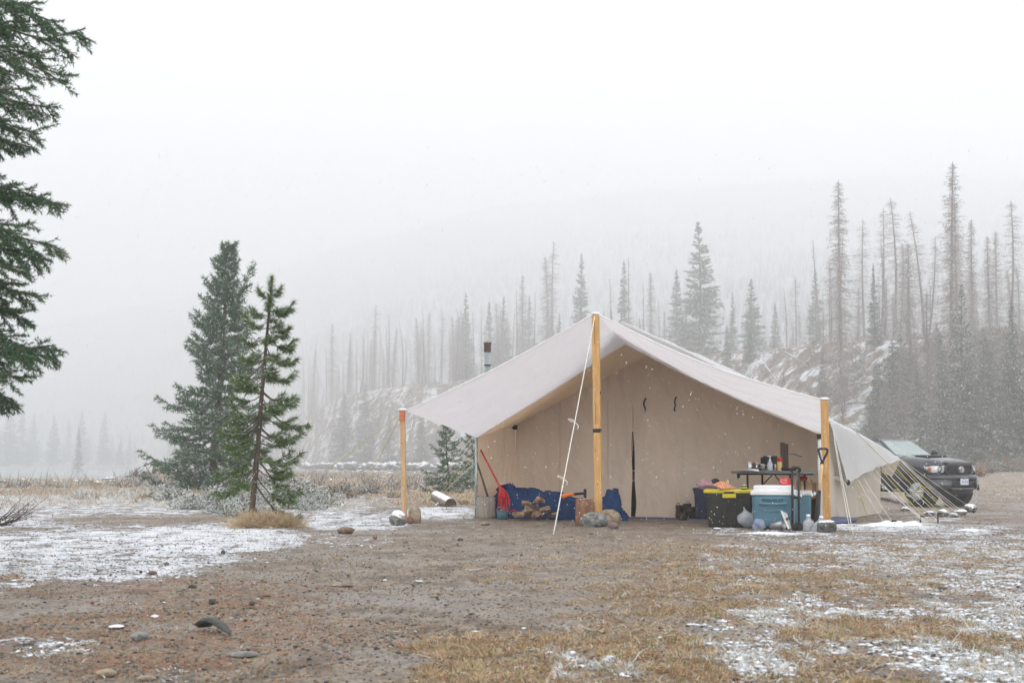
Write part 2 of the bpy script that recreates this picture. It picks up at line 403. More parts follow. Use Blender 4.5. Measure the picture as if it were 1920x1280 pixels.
def masks(X, Y, Z):
    px, py = proj(X, Y, Z)
    n1 = fbm(X * .8, Y * .8, 21)
    sn = np.full(X.shape, .06)
    sn = np.maximum(sn, blob(px, py, 170, 1040, 340, 66, .70)); sn = np.maximum(sn, blob(px, py, 390, 1010, 240, 36, .76))
    sn = np.maximum(sn, blob(px, py, 210, 1080, 190, 16, .52)); sn = np.maximum(sn, blob(px, py, 20, 1096, 60, 8, .6))
    sn = np.maximum(sn, .62 * (1 - S(px, 640, 900)) * S(py, 915, 935) * (1 - S(py, 985, 1000)))
    sn = np.maximum(sn, blob(px, py, 660, 978, 150, 22, .70)); sn = np.maximum(sn, blob(px, py, 830, 962, 100, 16, .74))
    sn = np.maximum(sn, blob(px, py, 640, 1018, 120, 18, .38))
    sn = np.maximum(sn, .42 * (1 - S(px, 780, 1000)) * (1 - S(py, 915, 935)) * S(py, 860, 880))
    sn = sn - blob(px, py, 260, 975, 170, 10, .45) - blob(px, py, 420, 968, 90, 6, .3)
    sn = np.maximum(sn, blob(px, py, 1455, 999, 170, 7, .56)); sn = np.maximum(sn, blob(px, py, 1655, 986, 150, 14, .70)); sn = np.maximum(sn, blob(px, py, 1350, 993, 70, 5, .5))
    sn = np.maximum(sn, blob(px, py, 1800, 994, 130, 14, .60)); sn = np.maximum(sn, blob(px, py, 1740, 972, 90, 7, .6))
    sn = np.maximum(sn, (.41 + .12 * S(px, 1500, 1900) + .1 * (n1 - .5)) * S(px, 1180, 1420) * S(py, 965, 1010))
    sn = np.maximum(sn, blob(px, py, 1150, 1240, 300, 44, .36)); sn = np.maximum(sn, blob(px, py, 1440, 1170, 200, 44, .46)); sn = np.maximum(sn, blob(px, py, 1850, 1080, 160, 70, .48))
    sn = np.maximum(sn, blob(px, py, 70, 1205, 140, 36, .42)); sn = np.maximum(sn, .34 * S(px, 1650, 1800) * (1 - S(py, 950, 975)))
    fg = S(px, 760, 1300) * S(py, 990, 1040 + 0 * px); gr = np.maximum(fg * (.46 + .5 * (n1 - .5)), blob(px, py, 1350, 1250, 720, 110, .46))
    gr = np.maximum(gr, .55 * (1 - S(py, 940, 965)) * np.ones_like(px))
    gr = np.maximum(gr, blob(px, py, 950, 968, 110, 9, .8))
    gr = gr * (1 - blob(px, py, 1700, 940, 260, 26, .5))
    li = blob(px, py, 200, 1170, 560, 120, .36) + blob(px, py, 500, 1010, 110, 16, .6) + blob(px, py, 600, 1120, 500, 170, .12) + .16
    li = li + .3 * (fbm(X * 1.3, Y * 1.3, 33) - .5)
    tent = (1 - S(np.hypot((X - 2.6) / 2.9, (Y - 19.5) / 3.2), .8, 1.0))
    sn = sn * (1 - tent * (py < 985))
    return np.clip(sn, 0, 1.2), np.clip(gr, 0, 1), np.clip(li, 0, 1)

def polar(d0, d1, nd, name, mat, cols=None, a0=-58, a1=58):
    c = np.linspace(-1, 1, cols); ang = np.sign(c) * (np.abs(c) * 24 + (np.abs(c) ** 6) * 34) ; ang = np.radians(ang)
    if isinstance(d0, str):
        pxs = 960 + 2676 * np.tan(ang); ft = np.interp(pxs, _px, _ft) - 6
        r0 = ft if d0 == 'foot' else None
        r0 = np.interp(pxs, _px, _cr) + 90 if d0 == 'back' else r0
    else: r0 = np.full(cols, float(d0))
    if d1 == 'foot': r1 = np.interp(960 + 2676 * np.tan(ang), _px, _ft) - 2
    elif d1 == 'back': r1 = np.interp(960 + 2676 * np.tan(ang), _px, _cr) + 92
    else: r1 = np.full(cols, float(d1))
    t = np.linspace(0, 1, nd)[:, None]
    Y = r0[None] * (r1 / r0)[None] ** t
    X = Y * np.tan(ang)[None]
    Z = TZ(X, Y)
    P = np.stack([X, Y, Z], -1).reshape(-1, 3)
    i, j = np.meshgrid(np.arange(nd - 1), np.arange(cols - 1), indexing='ij'); a = (i * cols + j).ravel()
    F = np.stack([a, a + 1, a + cols + 1, a + cols], 1)
    me = mesh(name, P, F, [mat], smooth=True)
    s_, g_, l_ = masks(P[:, 0], P[:, 1], P[:, 2])
    at = me.color_attributes.new('cover', 'FLOAT_COLOR', 'POINT')
    at.data.foreach_set('color', np.stack([s_, g_, l_, np.ones_like(s_)], 1).astype(np.float32).ravel())
    o = bpy.data.objects.new(name, me); COL.objects.link(o); o['kind'] = 'structure'; return o

def mat_ground():
    s = N('ground_dirt'); p = s.coord(obj=False)
    at = s.n('Attribute'); at.attribute_name = 'cover'; sp = s.n('SeparateColor'); s.l(at.outputs['Color'], sp.inputs[0])
    sn, gr, li = sp.outputs[0], sp.outputs[1], sp.outputs[2]
    fine = s.noise(42, s.coord((1, .35, 1), False), 5, .74); mid = s.noise(5, s.coord((1, .5, 1), False), 10, .76); m2 = s.noise(15, s.coord((1, .35, 1), False), 6, .74); big = s.noise(.9, p, 6, .65); grit = s.vor(60, s.coord((1, .4, 1), False)); g2 = s.vor(20, s.coord((1, .4, 1), False))
    dirt = s.mix(s.mr(mid, .38, .62), (.335, .27, .205), (.145, .108, .08)); dirt = s.mix(s.mr(big, .42, .60, 0, .65), dirt, (.245, .21, .175))
    dirt = s.mix(s.mr(fine, .50, .62, 0, .85), dirt, (.085, .068, .055)); dirt = s.mix(s.mr(grit, .0, .22, .6, 0), dirt, (.36, .34, .32))
    dirt = s.mix(s.mr(g2, .06, .13, .7, 0), dirt, (.115, .105, .10)); dirt = s.mix(s.mr(m2, .58, .66, 0, .8), dirt, (.26, .165, .11))
    lit = s.mix(s.mr(s.noise(60, s.coord((1, .5, 1), False), 4, .7), .40, .60), (.33, .175, .10), (.15, .095, .065))
    fl = s.mr(s.math('ADD', li, s.math('MULTIPLY', s.math('SUBTRACT', s.noise(2.6, p, 10, .76), .5), 2.0)), .52, .70)
    fl = s.math('MULTIPLY', fl, s.mr(m2, .40, .56)); col = s.mix(fl, dirt, lit)
    gcol = s.mix(s.mr(s.noise(36, s.coord((1, .4, 1), False), 6, .72), .40, .62), (.44, .33, .215), (.16, .11, .075))
    gcol = s.mix(s.mr(m2, .54, .66, 0, .7), gcol, (.13, .12, .06)); gcol = s.mix(s.mr(mid, .52, .64, 0, .7), gcol, (.33, .19, .10))
    fg = s.mr(s.math('ADD', gr, s.math('MULTIPLY', s.math('SUBTRACT', s.noise(2.2, p, 10, .74), .5), 1.9)), .46, .68); fg = s.math('MULTIPLY', fg, s.mr(m2, .34, .50, .35, 1)); col = s.mix(fg, col, gcol)
    nn = s.math('ADD', s.math('MULTIPLY', s.math('SUBTRACT', s.noise(3.6, s.coord((1, .7, 1), False), 12, .80), .5), 2.7), s.math('MULTIPLY', s.math('SUBTRACT', s.noise(26, p, 5, .75), .5), 1.1))
    ks = s.mr(s.math('ADD', sn, nn), .54, .66); col = s.mix(ks, col, s.mix(s.mr(mid, .3, .7), (.82, .84, .88), (.66, .67, .70)))
    wet = s.mr(big, .4, .62, .75, .36); rough = s.mr(ks, 0, 1, wet, .8, False)
    h = s.math('ADD', s.math('ADD', s.math('MULTIPLY', fine, .6), s.math('MULTIPLY', mid, .8)), s.math('ADD', s.math('MULTIPLY', s.mr(g2, 0, .5), .5), s.math('MULTIPLY', ks, .7)))
    return s.pbr(col, rough, s.bump(h, .9, .035), spec=.35)
def mat_hill():
    s = N('hillside_soil'); p = s.coord(obj=False)
    n1 = s.noise(.55, p, 8, .72); n2 = s.noise(.12, p, 6, .6)
    r_ = s.coord((1, 1, 1), False, (0, R(38), 0)); m2 = s.n('Mapping'); s.l(r_, m2.inputs[0]); m2.inputs['Scale'].default_value = (.30, .12, .95); st = s.noise(.7, m2.outputs[0], 10, .76, 1.6)
    col = s.mix(s.mr(n1, .38, .62), (.22, .16, .12), (.10, .085, .07)); col = s.mix(s.mr(n2, .42, .58, 0, .6), col, (.19, .17, .12))
    u = s.math('ADD', s.math('MULTIPLY', st, .9), s.math('ADD', s.math('MULTIPLY', n1, .35), s.math('MULTIPLY', n2, .35)))
    col = s.mix(s.mr(u, .77, .90, 0, .95), col, (.72, .74, .78))
    return s.pbr(col, .95, s.bump(n1, .9, .3))
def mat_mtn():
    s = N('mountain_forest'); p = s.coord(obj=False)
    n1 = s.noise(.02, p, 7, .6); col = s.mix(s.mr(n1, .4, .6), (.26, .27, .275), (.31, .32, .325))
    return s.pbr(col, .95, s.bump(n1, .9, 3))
m_ground = mat_ground(); m_hill = mat_hill(); m_mtn = mat_mtn()
polar(.8, 'foot', 620, 'ground', m_ground, cols=560)
polar('foot', 'back', 130, 'hillside', m_hill, cols=420)
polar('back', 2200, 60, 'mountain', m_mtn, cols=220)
# ground continues behind and beside the camera
polar_back = put('ground_behind', (np.array([(-400, -300, -.03), (400, -300, -.03), (400, 2.2, -.03), (-400, 2.2, -.03)], float), [(0, 1, 2, 3)]), m_ground); polar_back['kind'] = 'structure'
m_water = N('river_water'); p_ = m_water.coord((.4, 1, 1), False)
m_water = m_water.pbr((.16, .19, .19), .18, m_water.bump(m_water.noise(2.5, p_, 5), .35, .05), spec=.5)
Vw = np.array([(-420, 66, -1.28), (-14, 66, -1.28), (-140, 622, -1.28), (-420, 622, -1.28)], float)
o = put('river', (Vw, [(0, 1, 2, 3)]), m_water); o['kind'] = 'structure'
# ------------------------------------------------------------------ tent
def hit(px, py, ymax=900):                 # where the ray through a pixel meets the terrain
    d = ray(px, py); ys = np.concatenate([np.arange(3, 60, .05), np.arange(60, ymax, .5)]); t = ys / d[1]
    X = d[0] * t; Z = CAMH + d[2] * t; k = np.nonzero(Z < TZ(X, ys))[0]
    i = k[0] if len(k) else len(ys) - 1
    return np.array([X[i], ys[i], tz(X[i], ys[i])])
def polyline(P, n=24, rough=0.0, seed=0):
    P = np.array(P, float); t = np.linspace(0, len(P) - 1, n); Q = []
    for a in t:
        i = min(int(a), len(P) - 2); f = a - i
        p0, p1, p2, p3 = P[max(i - 1, 0)], P[i], P[i + 1], P[min(i + 2, len(P) - 1)]
        Q.append(.5 * ((2 * p1) + (-p0 + p2) * f + (2 * p0 - 5 * p1 + 4 * p2 - p3) * f * f + (-p0 + 3 * p1 - 3 * p2 + p3) * f ** 3))
    Q = np.array(Q)
    if rough: Q += np.random.RandomState(seed).normal(size=Q.shape) * rough
    return Q
v_ = np.array([.367, .930, 0]); n_ = np.array([.376, .927, 0]); ez = np.array([0, 0, 1.0])
PL, PR = G(893, 972), G(1537, 983)
ePL, ePR = RP(893, 822, PL, n_), RP(1536, 815, PR, n_)
apP = RP(1170, 645, PL, n_)
DP = 1.39
WL, WR = PL + DP * v_, PR + DP * v_
apW = apP + DP * v_; apW[2] = RP(1201, 662, WL, n_)[2]
eWL = WL + ez * RP(968, 796, WL, n_)[2]; eWR = WR + ez * 1.17
RL = WL + 4.6 * v_; RR = G(1653, 962); eRL = RL + ez * 1.1; eRR = RR + ez * .93
apR = apW + 4.6 * v_; apR[2] = 2.02
tent = thing('wall_tent', (float(WL[0] + WR[0]) / 2, float(WL[1] + WR[1]) / 2, 0), 'tan canvas wall tent with open porch and a narrow gap in its door', 'tent')
def wallsheet(a, b, ha, hb, nu=30, nv=16, amp=.02, seed=0, belly=0.0, flare=0.0):
    a, b = np.array(a), np.array(b); d = b - a; nn = np.array([d[1], -d[0], 0]); nn /= np.linalg.norm(nn)
    def f(u, v):
        x = a[0] + d[0] * u; y = a[1] + d[1] * u; z = (ha + (hb - ha) * u) * v
        off = amp * (fbm(u * 9 + seed, v * 3, seed, 3) - .5) * 2 + belly * np.sin(np.pi * v) + flare * (1 - v) ** 2
        return x + nn[0] * off, y + nn[1] * off, z + .004
    return sheet(f, nu, nv, .004)
# door wall in two panels that part below y=755
door = RP(1190, 900, WL, n_); sd = np.linalg.norm((door - WL)[:2]) / np.linalg.norm((WR - WL)[:2]); sd_top = RP(1190, 757, WL, n_)[2]
apf = np.linalg.norm((apW - WL)[:2]) / np.linalg.norm((WR - WL)[:2])
def roofline(s): return np.where(s < apf, eWL[2] + (apW[2] - eWL[2]) * s / apf, apW[2] + (eWR[2] - apW[2]) * (s - apf) / (1 - apf))
Lw = np.linalg.norm((WR - WL)[:2])
def doorpanel(side):
    def f(u, v):
        z0 = v * 1.0
        s = u * sd if side < 0 else 1 - (1 - u) * (1 - sd)
        z = roofline(s) * v
        gap = np.clip(1 - z / sd_top, 0, 1) ** .55 * .030 * (z < sd_top) * (1 + .25 * np.sin(z * 9))
        k = u if side < 0 else 1 - u
        s = s + side * gap / Lw * k ** 6
        w_ = .05 * (fbm(s * 7 + z * .8, z * 1.1, 4, 3) - .5) + .026 * (fbm(s * 24 - z * 2, z * 1.6, 8, 3) - .5)
        w_ = w_ - .05 * np.exp(-((z) / .10) ** 2) * (fbm(s * 12, z * 0, 6, 2))
        P = WL + (WR - WL) * s[..., None]
        return P[..., 0] + n_[0] * w_, P[..., 1] + n_[1] * w_, z + .004
    return sheet(f, 70, 46, .004)
put('door_panel', doorpanel(-1), m_canvas, tent, True); put('door_panel', doorpanel(1), m_canvas, tent, True)
put('porch_side_wall', wallsheet(PL, WL, ePL[2], eWL[2], amp=.012, seed=3), m_canvas, tent, True)
put('porch_side_wall', wallsheet(WR, PR, eWR[2], ePR[2], amp=.012, seed=5), m_canvasout, tent, True)
put('side_wall', wallsheet(WL, RL, eWL[2], eRL[2], amp=.03, seed=7), m_canvasout, tent, True)
put('side_wall', wallsheet(RR, WR, eRR[2], eWR[2], amp=.03, seed=9, belly=.01, flare=.0), m_canvasout, tent, True)
put('rear_wall', wallsheet(RL, RR, eRL[2], eRR[2], amp=.03, seed=11), m_canvasout, tent, True)
mb = MB(); mb.add(([eRL, eRR, apR], [(0, 1, 2)])); put('rear_gable', mb, m_canvasout, tent)
def panel(a, b, c, d, nu=24, nv=18, sag=.03, amp=.012, seed=0, th=.004):
    f0 = bil(a, b, c, d)
    def f(u, v):
        P = f0(u, v); s_ = sag * np.sin(np.pi * u) * np.sin(np.pi * v) + amp * 2 * (fbm(u * 5 + seed, v * 6, seed, 3) - .5)
        return P[..., 0], P[..., 1], P[..., 2] - s_
    return sheet(f, nu, nv, th)
put('porch_roof', panel(ePL, apP, apW, eWL, seed=2), m_roofin, tent, True); put('porch_roof', panel(apP, ePR, eWR, apW, seed=3), m_roofin, tent, True)
put('roof_slope', panel(eWL, apW, apR, eRL, seed=4), m_roofin, tent, True); put('roof_slope', panel(apW, eWR, eRR, apR, seed=5), m_roofin, tent, True)
m_seam = M('seam_thread', (.60, .48, .37), (.55, .43, .33), 20, .9)
def onwall(px, py, off=-.02): return RP(px, py, WL + n_ * off, n_)
for P in ([(1200, 664), (1085, 728), (968, 797)], [(1201, 664), (1300, 702), (1400, 738), (1520, 786)]):
    put('roof_seam', tube([onwall(*q) for q in P], .007, 5), m_seam, tent)
for x, c in ((1322, m_seam), (1500, m_seam), (1140, m_seam), (1050, m_seam)):
    put('wall_seam', tube([onwall(x, y, -.045) for y in (700 if x < 1400 else 800, 830, 960)], .0045, 5), c, tent)
m_bluezip = M('blue_zip', (.30, .31, .40), (.27, .28, .36), 20, .9)
put('door_zip', tube([onwall(x, y, -.045) for x, y in ((1286, 748), (1288, 830), (1291, 900), (1294, 962))], .010, 5), m_bluezip, tent)
put('door_zip', tube([onwall(x, y, -.02) for x, y in ((1192, 652 + 100), (1184, 860), (1182, 960))], .006, 5), m_seam, tent)
for P in ([(1211, 746), (1208, 752), (1207, 758), (1210, 766), (1209, 773)], [(1268, 743), (1265, 752), (1266, 760), (1264, 768), (1267, 770)]):
    put('door_tie', tube(polyline([onwall(x, y, -.075) for x, y in P], 12), .021, 6, flat=.5), m_black, tent, True)
# added panels behind the door gap: shade put into their colour, one rust brown
m_in1 = M('gap_shade_black', (.012, .011, .010), (.02, .018, .016), 9, .8); m_in2 = M('rust_brown', (.26, .09, .03), (.16, .06, .02), 9, .8)
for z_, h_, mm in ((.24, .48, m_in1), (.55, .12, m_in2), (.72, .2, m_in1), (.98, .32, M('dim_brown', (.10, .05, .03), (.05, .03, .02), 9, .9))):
    put('gap_shade_backing', box((door + v_ * .12 + ez * z_) * (1, 1, 0) + ez * z_, (.20, .03, h_), -.36), mm, tent)
# poles of the porch
def pole(p0, p1, r, mat, name='pole', parent=None, n=12): return put(name, tube([p0, p1], r, n), mat, parent, True)
pl = thing('tent_pole', PL, 'grey metal pole wound with cord at the left corner of the porch', 'pole', 'metal poles of the porch')
pole(PL + (0, 0, -.02), ePL + np.array([0, 0, .03]), .019, m_galv, 'shaft', pl)
th_ = np.linspace(0, 1, 120); hel = np.stack([PL[0] + .024 * np.cos(th_ * 40), PL[1] + .024 * np.sin(th_ * 40), .05 + th_ * .92], 1)
put('cord', tube(hel, .004, 4), m_rope, pl)
pr = thing('tent_pole', PR, 'white metal pole with black cap beside the shovel', 'pole', 'metal poles of the porch')
pole(PR + (0, 0, -.02), ePR - ez * .02, .020, M('pale_metal', (.62, .66, .68), (.55, .58, .6), 5, .5), 'shaft', pr)
put('cap', tube([ePR - ez * .05, ePR + ez * .012], .027, 12), m_black, pr)
# rafter stub
rf = onwall(932, 796, -.5); put('rafter_end', tube([onwall(930, 797, -.35), onwall(968, 801, -.05)], [.012, .035], 8), m_blackmetal, tent)
# timber posts
def plank(p0, p1, w_, d, rz=0.0, bev=.004):
    p0, p1 = np.array(p0, float), np.array(p1, float); L = np.linalg.norm(p1 - p0)
    q = Vector((0, 0, 1)).rotation_difference(Vector((p1 - p0).tolist())).to_matrix() @ Matrix.Rotation(rz, 3, 'Z')
    return box((p0 + p1) / 2, (w_, d, L), 0, bev, rot=np.array(q))
TL0, TL1 = G(758.5, 979) - ez * .03, W(754.5, 770, 17.10)
TC0, TC1 = G(1122.5, 984) - ez * .03, W(1116.5, 590, 16.75)
TR0, TR1 = G(1551, 991) - ez * .03, W(1545.5, 750, 15.55)
posts = []
for (a, b, wd, m, lab) in ((TL0, TL1, .058, m_postpale, 'short pale timber post with orange painted top at the left awning corner'),
                           (TC0, TC1, .087, m_post, 'tall timber post with two black tape bands under the awning peak'),
                           (TR0, TR1, .080, m_post, 'short orange timber post at the right awning corner, shovel leaning on it')):
    t = thing('awning_post', (a[0], a[1], 0), lab, 'post', 'timber posts holding up the awning'); posts.append(t)
    put('timber', plank(a, b, wd, .04, -.36), m, t)
def onpost(a, b, f): return a + (b - a) * f
for f, h, wd in ((.45, .028, .090), (.628, .022, .045)):
    c = onpost(TC0, TC1, f); put('tape_band', box(c + np.array([.0 if wd > .06 else .022, -.001, 0]), (wd + .003, .045, h * 1.6), -.36, 0), m_black, posts[1])
m_crack = M('wood_crack', (.10, .055, .025), (.07, .04, .02), 20, .9); m_knot = M('wood_knot', (.22, .10, .04), (.16, .07, .03), 20, .8)
def onface(k, f, dx): a, b = ((TL0, TL1), (TC0, TC1), (TR0, TR1))[k]; c = onpost(a, b, f); return c + np.array([dx, 0, 0]) + np.array([-.35, -.94, 0]) * .0205
for f0_, f1_, dx in ((.86, .99, -.008), (.80, .90, .012), (.62, .74, .020), (.30, .42, .006), (.06, .22, .014), (.48, .58, -.012)): put('crack', plank(onface(1, f0_, dx), onface(1, f1_, dx + .003), .0035, .003, -.36, 0), m_crack, posts[1])
for k, f_, dx in ((2, .64, .01), (2, .22, .018), (2, .42, -.015), (1, .36, -.015), (1, .70, .02), (1, .20, 0), (0, .4, .008), (0, .72, -.01)): put('knot', tube([onface(k, f_, dx) + np.array([.001, .003, 0]), onface(k, f_, dx) - np.array([.0005, .0015, 0])], .007, 8), m_knot, posts[k])
put('painted_end', box(TL1 - ez * .06, (.060, .043, .13), -.36), M('orange_paint', (.62, .16, .05), (.5, .2, .1), 14, .7), posts[0])
for t, p in zip(posts, (TL1, TC1, TR1)):
    put('snow_cap', rock(p + ez * .005, (.11, .08, .035), 3, 2, .3, sink=.2), m_snow, t, True)
# awning
aw = thing('awning', (float(TC1[0]), float(TC1[1]) + .4, float(ePL[2])), 'greyish white canvas awning stretched from the tent porch to three timber posts', 'awning')
def awn(a, b, c, d, sag, seed, foldc):
    f0 = bil(a, b, c, d)
    def f(u, v):
        P = f0(u, v); e = np.sin(np.pi * u)
        s_ = sag * e * (1 - .6 * v) + .055 * np.sin(np.pi * v) * e
        r = np.hypot(u - foldc[0], v - foldc[1]); an = np.arctan2(v - foldc[1], u - foldc[0])
        s_ = s_ + .012 * (fbm(an * 9 + seed, r * 1.5, seed, 3) - .5) * 2 * np.clip(r * 2, 0, 1) + .04 * (fbm(u * 5 + v * 3, v * 9 - u * 2, seed + 3, 4) - .5) + .02 * np.sin((v * 2.2 + u * .8) * 9) * (u - .5) ** 2
        return P[..., 0], P[..., 1], P[..., 2] - s_
    return sheet(f, 90, 40, .003)
TLa, TCa, TRa = TL1 + np.array([.03, 0, -.005]), TC1 + np.array([0, 0, .02]), TR1 + np.array([-.02, 0, .005])
put('left_panel', awn(TLa, TCa, apP + ez * .02, ePL + ez * .015, .045, 2, (1, 0)), m_awning, aw, True)
put('right_panel', awn(TCa, TRa, ePR + np.array([.03, 0, .015]), apP + ez * .02, .10, 6, (0, 0)), m_awning, aw, True)
m_hem = M('hem', (.80, .79, .79), (.74, .73, .73), 20, .9)
for a, b, sg in ((TLa, TCa, .045), (TCa, TRa, .10)):
    q = np.linspace(0, 1, 30)[:, None]; P = a + (b - a) * q; P[:, 2] -= sg * np.sin(np.pi * q[:, 0])
    put('hem', tube(P, .010, 6), m_hem, aw, True)
for a, b, sg in ((ePL, apP, .018), (apP, ePR, .04)):
    q = np.linspace(0, 1, 30)[:, None]; P = a + (b - a) * q + ez * .012; P[:, 2] -= sg * np.sin(np.pi * q[:, 0])
    put('hem', tube(P, .008, 6), m_hem, aw, True)
# white fly tarp over the roof
r0 = W(1168, 603, 17.3); r1 = W(1372, 692, 22.9)
b0 = W(1556, 785, 17.2); b1 = W(1661, 838, 20.9)
e0 = W(1590, 905, 17.7); e1 = W(1690, 862, 21.6)
def tarp_r(u, v):      # u along depth, v from ridge to eave
    A = r0 + (r1 - r0) * u[..., None]; B = b0 + (b1 - b0) * u[..., None]; C = e0 + (e1 - e0) * u[..., None]
    C = C + np.array([.02, 0, .05]) * (np.sin(np.pi * u) * .9)[..., None]
    k = .66; t1 = np.clip(v / k, 0, 1)[..., None]; t2 = np.clip((v - k) / (1 - k), 0, 1)[..., None]
    P = np.where(v[..., None] < k, A + (B - A) * t1, B + (C - B) * t2)
    sm = .05 * np.exp(-((v - k) / .07) ** 2); wv = .02 * (fbm(u * 9, v * 5, 4, 3) - .5) * 2 + .03 * (fbm(u * 3, v * 14, 9, 3) - .5) * np.clip((v - k) * 3, 0, 1)
    edge = .022 * (fbm(u * 6, u * 0, 3) - .5) * 2 * np.clip((v - .93) / .07, 0, 1)
    return P[..., 0], P[..., 1], P[..., 2] - sm * .4 + wv + edge
tp = thing('fly_tarp', (float(r0[0]) + .8, float(r0[1]) + 2.5, .8), 'white snow dusted tarp over the tent roof with a loose corner beside the right post', 'tarp')
put('right_slope', sheet(tarp_r, 50, 60, .004), m_tarp, tp, True)
l0 = W(880, 800, 19.4); l1 = RL + np.array([-.5, 0, 1.15])
put('left_slope', panel(l0, r0, r1, l1, 30, 24, .05, .02, 8), m_tarp, tp, True)
put('grommet', rock(e0 - ez * .02, (.055, .03, .07), 2, 2, .2), m_black, tp)
put('folded_corner', panel(W(1652, 868, 20.4), W(1690, 862, 21.5), W(1672, 893, 21.6), W(1655, 885, 20.6), 10, 8, .03, .02, 3), m_canvasout, tp, True)
put('groundsheet_edge', tube([G(1165, 971), G(1240, 973), G(1345, 977)], [.012, .03, .02], 6), m_bluefloor, tent)
put('sod_cloth', rock(((WR + PR) / 2) + np.array([.12, .1, 0]), (.5, 1.3, .07), 6, 3, .3, rz=-.36), m_bluefloor, tent, True)
# snow slid off onto the ground beside the tent
def snowheap(px, py, wpx, hz, seed, label_, ln=.45):
    p = G(px, py); k = p[1] / FPX
    def f(u, v):
        x = (u - .5) * wpx * k; y = (v - .5) * ln * 2
        r = np.sqrt((2 * (u - .5)) ** 2 + (2 * (v - .5)) ** 2); an = np.arctan2(v - .5, u - .5)
        e = np.clip(1 - r / (.72 + .45 * fbm(an * 1.6 + 5, r * 0 + seed, seed)), 0, 1) ** .5
        z = hz * (2.6 * e * (fbm(u * wpx * k * 3, v * ln * 6, seed, 5) ** 1.3) + .35 * fbm(u * wpx * k * 11, v * ln * 22, seed + 3, 3) - .62) ; z = np.clip(z, -.03, None)
        return p[0] + x, p[1] + y, z
    o = single('snow_heap', sheet(f, 150, 50), m_snow, label_, 'snow', 'heaps of snow slid off the tent', True, (p[0], p[1], 0)); return o
snowheap(1640, 984, 170, .085, 1, 'long white snow heap on the ground right of the snow-capped stone', .35)
snowheap(1815, 996, 110, .07, 2, 'short snow heap farthest right below the truck', .3)
snowheap(830, 964, 110, .05, 3, 'low snow heap left of the grey sawn log round', .5)
snowheap(1440, 999, 150, .03, 5, 'thin snow strip in front of the blue cooler', .12)
# stove pipe
sp = W(914, 700, 20.0); t = thing('stove_pipe', (sp[0], sp[1], 0), 'grey metal stove pipe with sooty cap rising behind the left awning', 'stove pipe')
zt = W(914, 643, 20.0)[2]
put('pipe', lathe((sp[0], sp[1], 0), [(.045, 0), (.045, 1.3), (.048, 1.3), (.048, 1.34), (.045, 1.34), (.045, zt - .12)], 16), m_galv, t, True)
put('cap', lathe((sp[0], sp[1], zt - .13), [(.046, 0), (.05, .02), (.05, .11), (.056, .115), (.056, .14), (.0, .145)], 16), m_rust, t, True)
put('clamp', lathe((sp[0], sp[1], zt - .32), [(.05, 0), (.05, .015)], 12), m_blackmetal, t); put('brace_wire', tube([W(906, 655, 19.95), W(907, 700, 19.9), W(908, 760, 19.8)], .006, 5), m_steel, t)

# ------------------------------------------------------------------ ropes
def rope(P, m, label, r=.0048, sag=.0, group='guy ropes of the tent', knots=(), n=12):
    P = np.array(P, float)
    if len(P) == 2:
        q = np.linspace(0, 1, n)[:, None]; P = P[0] + (P[1] - P[0]) * q; P[:, 2] -= sag * np.sin(np.pi * q[:, 0])
    base = P[-1]; t = thing('guy_rope', base, label, 'rope', group)
    put('line', tube(P, r, 5), m, t, True)
    for k in knots:
        i = k * (len(P) - 1); c = P[int(i)] + (P[min(int(i) + 1, len(P) - 1)] - P[int(i)]) * (i - int(i)); s_ = rnd.uniform(.6, 1)
        L = polyline([c, c + np.array([-.07, 0, .02]) * s_, c + np.array([-.10, 0, .05]) * s_, c + np.array([-.02, 0, .03]) * s_, c, c + np.array([.05, 0, -.05]) * s_, c + np.array([.04, 0, -.10]) * s_], 18)
        put('knot_loop', tube(L, r * .85, 5), m, t, True)
    return t
rope([TC1 + np.array([-.01, -.05, -.02]), G(1037, 1005)], m_rope, 'thick white rope from the awning peak down to the bare ground in front', .0062, knots=(.53, .775), n=24)
P0 = TL1 - ez * .02
rope([P0, W(612, 882, 21.5)], m_ropey, 'long pale rope running down left from the left awning post', .0045)
rope([P0, W(700, 880, 20.5)], m_ropey, 'yellow rope dropping steeply left of the left awning post', .0045)
a = ePL
for i, (q, e, m, lab) in enumerate((((884, 822), (807, 905), m_rope, 'topmost white rope fanning out left of the grey porch pole'), ((886, 830), (815, 906), m_rope, 'second white rope of the fan left of the grey porch pole'),
      ((889, 836), (824, 921), m_ropey, 'upper yellow rope of the fan left of the grey porch pole'), ((891, 850), (838, 912), m_ropey, 'slack lower yellow rope of the fan left of the grey porch pole'), ((892, 866), (823, 923), m_rope, 'lowest white rope of the fan left of the grey porch pole'))):
    rope([W(q[0], q[1], 18.6 + .1 * i), G(e[0], e[1] + 8)], m, lab, .0045)
